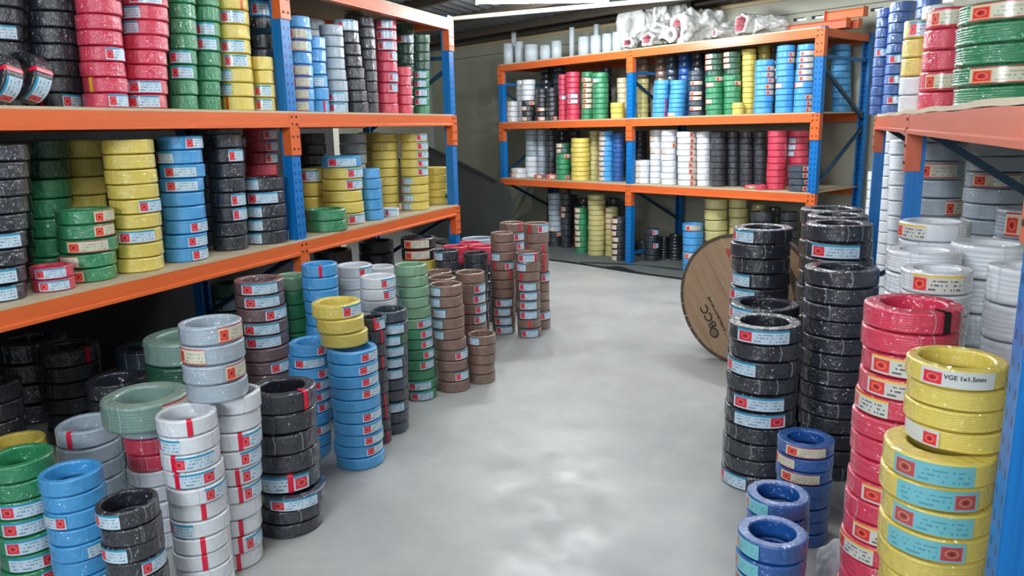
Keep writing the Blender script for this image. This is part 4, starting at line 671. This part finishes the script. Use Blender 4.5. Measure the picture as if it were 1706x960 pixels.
 ('rows at the back of the floor under the back rack', 'rear row floor 7', ['y', 8], (0, 0, 0, 0, 0, 0, 0, 0), -0.545, 8.278, -0.57, 8.29, 0, 0.0899, 0.144, 0.76, '', '', 0, 'f', ''),
 ('rows at the back of the floor under the back rack', 'rear row floor 8', ['K', 8], (0, 0, 0, 0, 0, 0, 0, 0), -0.391, 8.202, -0.415, 8.214, 0, 0.0873, 0.129, 0.76, '', '', 0, 'f', ''),
 ('rows at the back of the left rack shelves', 'rear row left 0', ['K', 8], (0, 0, 0, 0, 0, 0, 0, 0), -3.256, 2.389, -3.256, 2.462, 1.675, 0.059, 0.133, 0.74, '', '', 0, 'f', ''),
 ('rows at the back of the left rack shelves', 'rear row left 1', ['K', 8], (0, 0, 0, 0, 0, 0, 0, 0), -3.22, 2.579, -3.22, 2.658, 1.675, 0.066, 0.144, 0.74, '', '', 0, 'f', ''),
 ('rows at the back of the left rack shelves', 'rear row left 2', ['K', 8], (0, 0, 0, 0, 0, 0, 0, 0), -3.22, 2.811, -3.22, 2.89, 1.675, 0.0684, 0.156, 0.74, '', '', 0, 'f', ''),
 ('rows at the back of the left rack shelves', 'rear row left 3', ['R', 8], (0, 0, 0, 0, 0, 0, 0, 0), -3.22, 3.052, -3.22, 3.132, 1.675, 0.0709, 0.155, 0.74, '', '', 0, 'f', ''),
 ('rows at the back of the left rack shelves', 'rear row left 4', ['D', 8], (0, 0, 0, 0, 0, 0, 0, 0), -3.22, 3.302, -3.22, 3.383, 1.675, 0.0753, 0.151, 0.74, '', '', 0, 'f', ''),
 ('rows at the back of the left rack shelves', 'rear row left 5', ['K', 8], (0, 0, 0, 0, 0, 0, 0, 0), -3.22, 3.499, -3.22, 3.58, 1.675, 0.0767, 0.128, 0.74, '', '', 0, 'f', ''),
 ('rows at the back of the left rack shelves', 'rear row left 6', ['K', 8], (0, 0, 0, 0, 0, 0, 0, 0), -3.22, 5.283, -3.22, 5.35, 1.675, 0.0873, 0.157, 0.74, '', '', 0, 'f', ''),
 ('rows at the back of the left rack shelves', 'rear row left low 0', ['K', 8], (0, 0, 0, 0, 0, 0, 0, 0), -3.232, 2.169, -3.232, 2.238, 0.94, 0.0757, 0.151, 0.74, '', '', 0, 'f', ''),
 ('rows at the back of the left rack shelves', 'rear row left low 1', ['K', 8], (0, 0, 0, 0, 0, 0, 0, 0), -3.269, 2.732, -3.269, 2.807, 0.94, 0.0742, 0.157, 0.74, '', '', 0, 'f', ''),
 ('rows at the back of the left rack shelves', 'rear row left low 2', ['K', 8], (0, 0, 0, 0, 0, 0, 0, 0), -3.24, 2.928, -3.24, 3.006, 0.94, 0.0747, 0.17, 0.74, '', '', 0, 'f', ''),
 ('rows at the back of the left rack shelves', 'rear row left low 3', ['K', 8], (0, 0, 0, 0, 0, 0, 0, 0), -3.24, 3.108, -3.24, 3.189, 0.94, 0.075, 0.15, 0.74, '', '', 0, 'f', ''),
 ('rows at the back of the left rack shelves', 'rear row left low 4', ['K', 8], (0, 0, 0, 0, 0, 0, 0, 0), -3.24, 3.519, -3.24, 3.605, 0.94, 0.0762, 0.134, 0.74, '', '', 0, 'f', ''),
]
rg = random.Random(11); HID = {}
def make_coil(code, loc, r, h, i, m, var, rz, tilt, label, group):
    o = bpy.data.objects.new(NAMES[code] + '_wire_coil', coil_mesh(i, m, var)); C.objects.link(o); setmat(o, wire(code))
    o.location = loc; o.scale = (r, r, h); o.rotation_euler = (tilt[0], tilt[1], rz); tag(o, label, 'wire coil', group)
    return o
def add_label(o, ang, kind, flip, span):
    q = bpy.data.objects.new('paper_label', label_mesh(span)); C.objects.link(q); q.parent = o; q.rotation_euler = (0, 0, ang - o.rotation_euler[2]); setmat(q, sticker(kind, flip)); return q
def add_tape(o, ang, col, i):
    q = bpy.data.objects.new('tape_strip', tape_mesh(i)); C.objects.link(q); q.parent = o; q.rotation_euler = (0, 0, ang - o.rotation_euler[2]); setmat(q, TAPE[col]); return q
KEEP = {}
OFF = {'l': -48, 'c': -2, 'r': 46}
for (grp, desc, cols, vis, bx, by, tx, ty, z0, h, od, bore, lab, tap, lt, mk, tt) in DATA:
    cols = [c for c, q in zip(cols[::2], cols[1::2]) for _ in range(q)]; n = len(cols); r = od / 2
    face = math.atan2(-(by + ty) / 2, -(bx + tx) / 2)
    for k, code in enumerate(cols):
        f = (n - 1 - k) / max(1, n - 1) if n > 1 else 1.0
        j = 0.018 * r / 0.1
        x = bx + (tx - bx) * f + rg.uniform(-j, j) * 0.22; y = by + (ty - by) * f + rg.uniform(-j, j) * 0.22
        z = z0 + (n - 1 - k) * h + 0.0012; rr = r * rg.uniform(0.982, 1.0)
        if not vis[k]:
            HID.setdefault(grp, []).append((code, x, y, z, rr, h, bore)); continue
        var = rg.randrange(3); rz = rg.uniform(0, 6.28)
        tl = (rg.uniform(-0.004, 0.004), rg.uniform(-0.004, 0.004))
        cname = NAMES[code].replace('_', ' ')
        if not desc: lb = 'wide pale green wire coil lying on a grey and red stack beside white coils'
        elif n == 1: lb = desc.replace('single', 'single', 1) + ''
        else:
            od_ = 'lowest' if k == n - 1 else ORD[k]
            lb = '%s wire coil, %s in the %s' % (cname, od_, desc)
            if len(lb.replace(',', ' ').split()) > 16: lb = '%s coil, %s, %s' % (cname, od_, desc)
        o = make_coil(code, (x, y, z), rr, h * 0.965, bore, mk, var, rz, tl, lb, grp)
        if k == 0: KEEP[desc] = (o, face)
        c = lab[k] if k < len(lab) else '.'
        if c != '.': add_label(o, face + math.radians(OFF[c.lower()] + rg.uniform(-7, 7)), lt, 1 if c.isupper() else 0, 84 if c.lower() == 'c' else 66)
        if code in 'KkRWwe' and od * 1.0 / max(1.5, math.hypot(x, y)) > 0.055 and not lt == 9:
            for _ in range(2):
                q = bpy.data.objects.new('film_fold_glint', fold_mesh(bore)); C.objects.link(q); q.parent = o; q.rotation_euler = (0, 0, face + math.radians(rg.uniform(-75, 75)) - rz)
        c = tap[k] if k < len(tap) else '.'
        if c != '.': add_tape(o, face + math.radians({'l': -38, 'c': 4, 'r': 36}[c] + rg.uniform(-5, 5)), tt or 'r', bore)
# rows that other stacks hide almost wholly: one joined object for each shelf or floor strip
for gi, (grp, L) in enumerate(HID.items()):
    codes = sorted(set(c[0] for c in L)); bm = bmesh.new(); seg = 20
    for code, x, y, z, r, h, bore in L:
        prof = ((0.95, 0.02), (1, 0.12), (1, 0.88), (0.95, 1.0), (bore + 0.05, 1.0), (bore, 0.9), (bore, 0.1), (bore + 0.05, 0.02)); R = []
        for s in range(seg):
            a = 2 * PI * s / seg; R.append([bm.verts.new((x + r * p * math.cos(a), y + r * p * math.sin(a), z + h * q * 0.965)) for p, q in prof])
        mi = codes.index(code)
        for s in range(seg):
            A, B = R[s], R[(s + 1) % seg]
            for q in range(8):
                f = bm.faces.new((A[q], B[q], B[(q + 1) % 8], A[(q + 1) % 8])); f.material_index = mi; f.smooth = True
    me = tomesh(bm, 'hidden_coils', True)
    for c in codes: me.materials.append(wire(c))
    o = obj('stacked_wire_coils', me); tag(o, 'wire coils mostly hidden behind and under the ' + grp, 'wire coils', None, 'stuff')
# two black coils standing on edge against their neighbours on the upper left shelf
for k, (x, y, lean, rz) in enumerate(((-2.905, 2.03, 0.20, 0.10), (-2.905, 2.155, 0.26, 0.04))):
    o = make_coil('K', (0, 0, 0), 0.096, 0.082, 0.62, 'f', k, 0, (0, 0),
                  ('black wire coil standing on edge with red strip, outermost at the shelf edge', 'black wire coil standing on edge with red strip beside the black upper stack')[k], 'coils on the upper shelf of the left rack')
    M = Matrix.Translation((x, y, 1.675 + 0.101)) @ Matrix.Rotation(rz, 4, 'Z') @ Matrix.Rotation(PI / 2 - lean, 4, 'X') @ Matrix.Diagonal((0.096, 0.096, 0.082, 1))
    o.matrix_world = M
    for ang, fn in ((-36, 'lab'), (14, 'tape')):
        if fn == 'lab':
            q = bpy.data.objects.new('paper_label', label_mesh(66)); setmat_ = sticker(0, 0)
        else:
            q = bpy.data.objects.new('tape_strip', tape_mesh(0.62)); setmat_ = RED
        C.objects.link(q); q.parent = o; q.rotation_euler = (0, 0, math.radians(ang)); setmat(q, setmat_)

# ------------------------------------------------------------------ cable drum
WOOD, wnt, wb_ = nodes('drum_plank_wood'); n_ = N(wnt)
vv = n_.mapped(n_.coord(), (2.0, 16.0, 2.0)); g_ = n_.ramp(n_.noise(2.2, 6, vv, 0.65), 0.3, 0.7)
wnt.links.new(n_.mix(n_.m('MULTIPLY_ADD', n_.rnd(), 0.3, 0.0), n_.mix(g_, rgb(150, 122, 96), rgb(176, 148, 118)), rgb(140, 108, 86)), wb_.inputs['Base Color']); wb_.inputs['Roughness'].default_value = 0.7
WED = paint('drum_edge_wood', rgb(92, 76, 60), 0.75, var=0.35, scale=14)
WBAR = paint('drum_barrel_wood', rgb(190, 168, 130), 0.7)
INK = paint('stencil_ink', rgb(48, 42, 36), 0.7)
REDI = paint('red_stencil_ink', rgb(176, 66, 52), 0.7)
Rd = 0.43; dc = Vector((-0.455, 4.93, Rd + 0.001))
toc = Vector((-dc.x, -dc.y, 0)).normalized(); lf = Vector((toc.y, -toc.x, 0))
lf = -Vector((-toc.y, toc.x, 0)) if Vector((-toc.y, toc.x, 0)).x > 0 else Vector((-toc.y, toc.x, 0))
nf = (toc * math.cos(math.radians(32)) + lf * math.sin(math.radians(32))).normalized()
drum = empty('cable_drum', (dc.x, dc.y, 0)); tag(drum, 'large wooden cable drum standing on its rim behind the black coil stacks', 'cable drum')
# local frame of the drum face: x right along the face, y up, z outward
rt = Vector((0, 0, 1)).cross(nf).normalized(); MF = Matrix((( rt.x, 0, nf.x), (rt.y, 0, nf.y), (rt.z, 1, nf.z))).to_4x4()
MF.translation = Vector((0, 0, Rd + 0.001))
def dpart(name, me, mat, loc=(0, 0, 0), extra=None, parent=None):
    o = obj(name, me, mat, drum); o.matrix_local = MF @ Matrix.Translation(loc) @ (extra or Matrix.Identity(4)); return o
edges_ = [-Rd, -0.335, -0.19, -0.045, 0.10, 0.245, 0.36, Rd]; pa = math.radians(-56)
for fi, zo in enumerate((0.0, -0.24)):
    for k in range(len(edges_) - 1):
        a, b = edges_[k] + 0.0015, edges_[k + 1] - 0.0015; bm = bmesh.new(); pts = []
        R0 = Rd - 0.012
        ns = 10
        for q in range(ns + 1):
            v = a + (b - a) * q / ns; v_ = max(-R0 * 0.9999, min(R0 * 0.9999, v)); pts.append((math.sqrt(R0 * R0 - v_ * v_), v_))
        for q in range(ns, -1, -1):
            v = a + (b - a) * q / ns; v_ = max(-R0 * 0.9999, min(R0 * 0.9999, v)); pts.append((-math.sqrt(R0 * R0 - v_ * v_), v_))
        A = [bm.verts.new((p[0], p[1], 0.0)) for p in pts]; B = [bm.verts.new((p[0], p[1], -0.035)) for p in pts]
        for q in range(len(A)): bm.faces.new((A[q], B[q], B[(q + 1) % len(A)], A[(q + 1) % len(A)]))
        bm.faces.new(A); bm.faces.new(B[::-1])
        dpart('plank', tomesh(bm, 'plank'), WOOD, (0, 0, zo), Matrix.Rotation(pa, 4, 'Z'))
    seg = 30
    for k in range(seg):
        bm = bmesh.new(); a0 = 2 * PI * (k + 0.03) / seg; a1 = 2 * PI * (k + 0.97) / seg; V = []
        for a in (a0, (a0 + a1) / 2, a1):
            V.append([bm.verts.new((r * math.cos(a), r * math.sin(a), z)) for r, z in ((Rd - 0.022, 0.003), (Rd, 0.003), (Rd, -0.04), (Rd - 0.022, -0.04))])
        for i in range(2):
            for j in range(4): bm.faces.new((V[i][j], V[i + 1][j], V[i + 1][(j + 1) % 4], V[i][(j + 1) % 4]))
        bm.faces.new(V[0]); bm.faces.new(V[2][::-1])
        dpart('rim_piece', tomesh(bm, 'rim_piece'), WED, (0, 0, zo))
dpart('barrel', lathe('barrel', [(0.0, -0.25), (0.2, -0.25), (0.2, -0.03), (0.0, -0.03)], 32), WBAR)
def frommesh(name, cu):
    t_ = bpy.data.objects.new(name, cu); C.objects.link(t_); bpy.context.view_layer.update()
    me = bpy.data.meshes.new_from_object(t_.evaluated_get(bpy.context.evaluated_depsgraph_get())); bpy.data.objects.remove(t_)
    if not me.materials: me.materials.append(cu.materials[0])
    o = bpy.data.objects.new(name, me); C.objects.link(o); return o
def text(name, body, size, mat, loc, ang, ext=0.0008):
    cu = bpy.data.curves.new(name, 'FONT'); cu.body = body; cu.size = size; cu.extrude = ext; cu.align_x = 'LEFT'; cu.materials.append(mat); cu.offset = 0.0015
    o = frommesh(name, cu); o.parent = drum; o.matrix_local = MF @ Matrix.Translation(loc) @ Matrix.Rotation(ang, 4, 'Z'); return o
ta = math.radians(124)
o = text('lettering', 'BCC', 0.085, INK, (-0.13, -0.20, 0.0015), ta); o['label'] = 'dark stencilled letters on the drum face'
o = dpart('emblem', lathe('emblem', [(0.026, 0), (0.036, 0), (0.036, 0.001), (0.026, 0.001)], 24, closed=True), INK, (-0.15, -0.247, 0.001)); o['label'] = 'dark ring emblem beside the letters'
bm = bmesh.new()
for k in range(4): box(bm, (-0.024 + k * 0.013, -0.022, 0), (-0.019 + k * 0.013, 0.022, 0.0009))
dpart('emblem_bars', tomesh(bm, 'emblem_bars'), INK, (-0.147, -0.247, 0.001), Matrix.Rotation(ta, 4, 'Z'))['kind'] = 'stuff'
bm = bmesh.new(); vsn = [bm.verts.new(p) for p in ((-0.03, 0.03, 0.001), (0.03, 0.03, 0.001), (0.0, -0.03, 0.001))]; bm.faces.new(vsn)
dpart('red_triangle_mark', tomesh(bm, 'mark'), REDI, (-0.06, 0.30, 0.0005))

# ------------------------------------------------------------------ ceiling lamps
TUBE, tnt, tb = nodes('lit_tube'); tb.inputs['Emission Color'].default_value = (0.92, 0.97, 1.0, 1); tb.inputs['Emission Strength'].default_value = 60.0
HOUS = paint('white_housing', rgb(226, 230, 232), 0.4)
for k, (p, ang, e) in enumerate(LAMPS):
    r = empty('tube_lamp', p, math.radians(ang))
    tag(r, ('lit fluorescent tube lamp under the ceiling before the back rack', 'fluorescent tube lamp over the middle of the aisle', 'fluorescent tube lamp over the near end of the aisle', 'fluorescent tube lamp over the cable drum')[k], 'lamp')
    obj('housing', boxm('housing', (-0.62, -0.045, 0.02), (0.62, 0.045, 0.095), 0.006), HOUS, r)
    for s_ in (-1, 1):
        obj('end_cap', boxm('end_cap', (-0.012, -0.02, -0.03), (0.012, 0.02, 0.022)), HOUS, r).location.x = s_ * 0.605
    t = obj('tube', lathe('tube', [(0.0, -0.59), (0.014, -0.59), (0.014, 0.59), (0.0, 0.59)], 16), TUBE, r); t.rotation_euler = (0, PI / 2, 0); t.location.z = -0.012

# ------------------------------------------------------------------ on top of the back rack
PLA = paint('pale_plastic_roll', rgb(196, 206, 212), 0.5, var=0.06)
def tube_roll(s, d, r, h, label):
    o = obj('plastic_roll', lathe('roll', [(r * 0.8, 0), (r, 0), (r, h), (r * 0.8, h), (r * 0.78, h * 0.5)], 24, closed=True), PLA); o.location = along(s, d, 2.369)
    tag(o, label, 'roll', 'pale rolls standing on top of the back rack'); return o
tube_roll(-2.189, 0.18, 0.0667, 0.268, 'leftmost pale roll standing on the rack top')
tube_roll(-2.001, 0.20, 0.0581, 0.274, 'second pale roll from the left rack corner')
tube_roll(-1.707, 0.14, 0.0906, 0.207, 'third pale roll from the left rack corner')
tube_roll(-1.485, 0.17, 0.0707, 0.180, 'fourth pale roll from the left rack corner')
tube_roll(-1.320, 0.20, 0.0662, 0.216, 'fifth pale roll, last before the gap')
tube_roll(-1.156, 0.30, 0.0328, 0.366, 'narrow bright roll standing alone in the gap')
tube_roll(-0.862, 0.20, 0.0708, 0.220, 'first pale roll right of the gap')
tube_roll(-0.672, 0.20, 0.0697, 0.214, 'second pale roll right of the gap')
tube_roll(-0.498, 0.20, 0.0619, 0.216, 'third pale roll right of the gap')
tube_roll(-0.346, 0.20, 0.0610, 0.220, 'pale roll next to the white sacks')
tube_roll(-2.432, 0.50, 0.0365, 0.487, 'taller thin bright roll behind the left rolls')
tube_roll(-0.937, 0.50, 0.0327, 0.391, 'taller thin bright roll behind the right rolls')
SACK, snt, sb = nodes('woven_sack'); n_ = N(snt)
wv = n_.m('MULTIPLY', n_.m('SINE', n_.m('MULTIPLY', n_.sep(n_.coord())[0], 900.0)), 0.5)
snt.links.new(n_.mix(n_.ramp(n_.noise(6, 4), 0.4, 0.7), rgb(176, 176, 172), rgb(200, 200, 196)), sb.inputs['Base Color']); sb.inputs['Roughness'].default_value = 0.65
n_.bump(n_.noise(34, 5), 0.6, 0.008, sb)
PINKP = paint('pink_sack_print', rgb(186, 112, 122), 0.6)
def sack(loc, L, r, ang, pitch, seed, label, hole=0.55, squash=0.85, pink=False):
    """a sack rolled up: crumpled tube with an open, folded end towards local -x"""
    bm = bmesh.new(); nu, nv = 34, 52; R = []
    for i in range(nu + 1):
        t = i / nu; x = -L / 2 + L * t; ring = []
        end = 1.0 - 0.25 * (max(0, t - 0.75) / 0.25) ** 2
        for k in range(nv):
            a = 2 * PI * k / nv; p = Vector((x * 9, math.cos(a) * 1.6, math.sin(a) * 1.6 + seed * 9))
            q = r * end * (1 + 0.34 * noise.noise(p) + 0.17 * noise.noise(p * 3.1) + 0.05 * math.sin(5 * a + t * 5 + seed) - 0.16 * abs(noise.noise(Vector((p.x * 1.5, p.y * 3.5, p.z * 3.5)))))
            ring.append(bm.verts.new((x + 0.03 * noise.noise(Vector((a, seed, 1.3))) * (1 if i == 0 else 0), q * math.cos(a), q * math.sin(a) * squash)))
        R.append(ring)
    for i in range(nu):
        for k in range(nv): bm.faces.new((R[i][k], R[i + 1][k], R[i + 1][(k + 1) % nv], R[i][(k + 1) % nv]))
    bm.faces.new(R[nu])
    prev = R[0]
    for dx, f in ((-0.012, 0.90), (-0.012, hole + 0.10), (0.01, hole), (0.07, hole * 0.86), (0.14, hole * 0.6), (0.17, 0.05)):
        ring = []
        for k in range(nv):
            v = R[0][k].co; a = 2 * PI * k / nv; w_ = 1 + 0.10 * noise.noise(Vector((a * 1.3, f * 5, seed)))
            ring.append(bm.verts.new((-L / 2 + dx, v.y * f * w_, v.z * f * w_)))
        for k in range(nv):
            fc = bm.faces.new((prev[k], prev[(k + 1) % nv], ring[(k + 1) % nv], ring[k]))
            if pink and dx > 0: fc.material_index = 1
        prev = ring
    bm.faces.new(prev)
    me = tomesh(bm, 'sack', True); me.materials.append(SACK); me.materials.append(PINKP)
    o = obj('rolled_sack', me); o.location = loc; o.rotation_euler = (0, pitch, ang); tag(o, label, 'sack', None)
    return o
sack(along(-0.178, 0.38, 2.648), 0.36, 0.2086, AB + math.radians(86), 0.00, 3, 'big crumpled white sack beside the pale rolls', 0.30, 1.15, False)
sack(along(-0.080, 0.16, 2.441), 0.26, 0.0791, AB + math.radians(99), 0.00, 4, 'small white sack with pink print under the big crumpled one', 0.50, 0.70, True)
sack(along(0.239, 0.16, 2.449), 0.30, 0.0960, AB + math.radians(84), 0.00, 5, 'white sack with pink inside, opened toward the aisle', 0.55, 0.70, True)
sack(along(0.185, 0.42, 2.742), 0.46, 0.1891, AB + math.radians(62), -0.05, 6, 'large rolled sack with a wide open end, topmost of the heap', 0.62, 1.00, False)
sack(along(0.373, 0.28, 2.551), 0.44, 0.1210, AB + math.radians(74), -0.10, 7, 'folded flat sack under the topmost roll', 0.60, 0.70, False)
sack(along(0.548, 0.14, 2.462), 0.30, 0.0870, AB + math.radians(86), 0.00, 8, 'small tightly rolled sack at the front of the heap', 0.40, 0.90, False)
sack(along(0.747, 0.22, 2.548), 0.50, 0.1531, AB + math.radians(59), -0.12, 9, 'grey rolled sack with an open end right of the tight roll', 0.55, 1.00, True)
sack(along(0.925, 0.38, 2.498), 0.40, 0.1038, AB + math.radians(39), 0.03, 10, 'limp sack lying behind the open roll', 0.50, 0.80, False)
sack(along(1.160, 0.16, 2.424), 0.36, 0.0646, AB + math.radians(54), 0.00, 11, 'thin sack with pink print at the shelf edge', 0.50, 0.70, True)
sack(along(1.355, 0.18, 2.485), 0.26, 0.0979, AB + math.radians(69), 0.00, 12, 'sack with a pink lined round opening near the right end', 0.70, 1.00, True)
sack(along(1.528, 0.22, 2.461), 0.30, 0.0966, AB + math.radians(44), 0.00, 13, 'crumpled pale sack beside the spare beams', 0.40, 0.80, False)
# spare beams lying on top at the right end of the rack
def spare(s0, s1, d, z, label, tw=0.0, mt=ORG2):
    r = empty('spare_beam', along((s0 + s1) / 2, d, z), AB + tw); tag(r, label, 'beam', None); L = s1 - s0
    obj('bar', prism('bar', [(-0.02, 0.0), (0.02, 0.0), (0.02, 0.078), (-0.006, 0.078), (-0.02, 0.062)], -L / 2, L / 2), mt, r)
    for e in (-1, 1):
        bm = bmesh.new(); box(bm, (-0.003, -0.045, 0.0), (0.003, 0.045, 0.085)); q = obj('end_plate', tomesh(bm, 'end_plate'), ORG, r); q.location.x = e * L / 2
    return r
spare(1.62, 2.24, 0.30, 2.369, 'spare orange beam on top of the back rack, nearest its front edge')
spare(1.56, 2.28, 0.44, 2.369, 'spare orange beam on top of the back rack, second behind the front one', 0.02)
spare(2.0, 2.36, 0.37, 2.456, 'orange beam laid on top of the two other spare beams', -0.04, ORG)
# black cable trailing over the floor sheet
cu = bpy.data.curves.new('cable', 'CURVE'); cu.dimensions = '3D'; cu.bevel_depth = 0.007; sp = cu.splines.new('NURBS'); 
pc = [along(-0.42, -0.36, 0.018), along(-0.25, -0.24, 0.018), along(-0.08, -0.16, 0.018), along(0.05, -0.10, 0.018), along(0.5, 0.05, 0.018), along(1.0, 0.04, 0.018)]
sp.points.add(len(pc) - 1)
for p, c in zip(sp.points, pc): p.co = (c.x, c.y, c.z, 1)
sp.use_endpoint_u = True; sp.order_u = 4
cu.materials.append(MATE); o = frommesh('black_cable', cu); tag(o, 'thin black cable trailing past the middle post of the back rack', 'cable')

# row of small print on the drum, too worn to read
bm = bmesh.new(); rq = random.Random(5); xx = 0.0
while xx < 0.25:
    w_ = rq.uniform(0.006, 0.016); box(bm, (xx, -0.009 + rq.uniform(0, 0.004), 0), (xx + w_, 0.006 + rq.uniform(0, 0.006), 0.0008)); xx += w_ + rq.uniform(0.003, 0.008)
dpart('worn_print', tomesh(bm, 'worn_print'), INK, (-0.065, -0.215, 0.001), Matrix.Rotation(ta, 4, 'Z'))['kind'] = 'stuff'
# ladder leaning on the back wall at the left end
LAD = paint('ladder_steel', rgb(84, 80, 74), 0.5); LADR = paint('ladder_rust', rgb(124, 64, 50), 0.6)
lad = empty('steel_ladder', (0, 0, 0)); tag(lad, 'dark steel ladder leaning on the wall behind the left end of the back rack', 'ladder')
for q, (sx, mt) in enumerate(((-2.36, LAD), (-1.98, LADR))):
    obj('rail', bar('rail', along(sx, 1.03, 0.0), along(sx, 1.12, 1.62), 0.03, 0.05), mt, lad)
for k in range(6):
    z = 0.2 + k * 0.26; dd = 1.03 + 0.09 * z / 1.62
    obj('rung', bar('rung', along(-2.35, dd, z), along(-1.99, dd, z), 0.022, 0.022), LAD, lad)

# white plastic bag crumpled on the floor between the blue and the red stacks
BAG = paint('white_plastic_film', rgb(206, 212, 216), 0.25, var=0.05)
bm = bmesh.new(); bmesh.ops.create_icosphere(bm, subdivisions=4, radius=1.0)
for v in bm.verts:
    p = v.co.copy(); q = 1 + 0.22 * noise.noise(p * 2.2) - 0.22 * abs(noise.noise(p * 4.5)); v.co = Vector((p.x * 0.07 * q, p.y * 0.06 * q, max(0.001, 0.095 + p.z * 0.11 * q)))
o = obj('plastic_bag', tomesh(bm, 'plastic_bag', True), BAG); o.location = (0.135, 2.47, 0); tag(o, 'crumpled white plastic bag on the floor between the blue coils and the red stack', 'bag')
# print on the label of the topmost yellow coil
yo, yf = KEEP['yellow stack on the broad yellow base']
cu = bpy.data.curves.new('print', 'FONT'); cu.body = 'VGE 1x1.5mm'; cu.size = 0.0135; cu.offset = 0.0003; cu.extrude = 0.0001; cu.materials.append(INK)
po = frommesh('label_print', cu); po.parent = yo; Rr = yo.scale[0]; Hh = yo.scale[2]
for v in po.data.vertices:
    a = yf - yo.rotation_euler[2] + math.radians(-11) + v.co.x / Rr; rr_ = 1.022 + v.co.z / Rr
    v.co = Vector((rr_ * math.cos(a), rr_ * math.sin(a), 0.50 + v.co.y / Hh))
po['label'] = 'black print on the paper label'
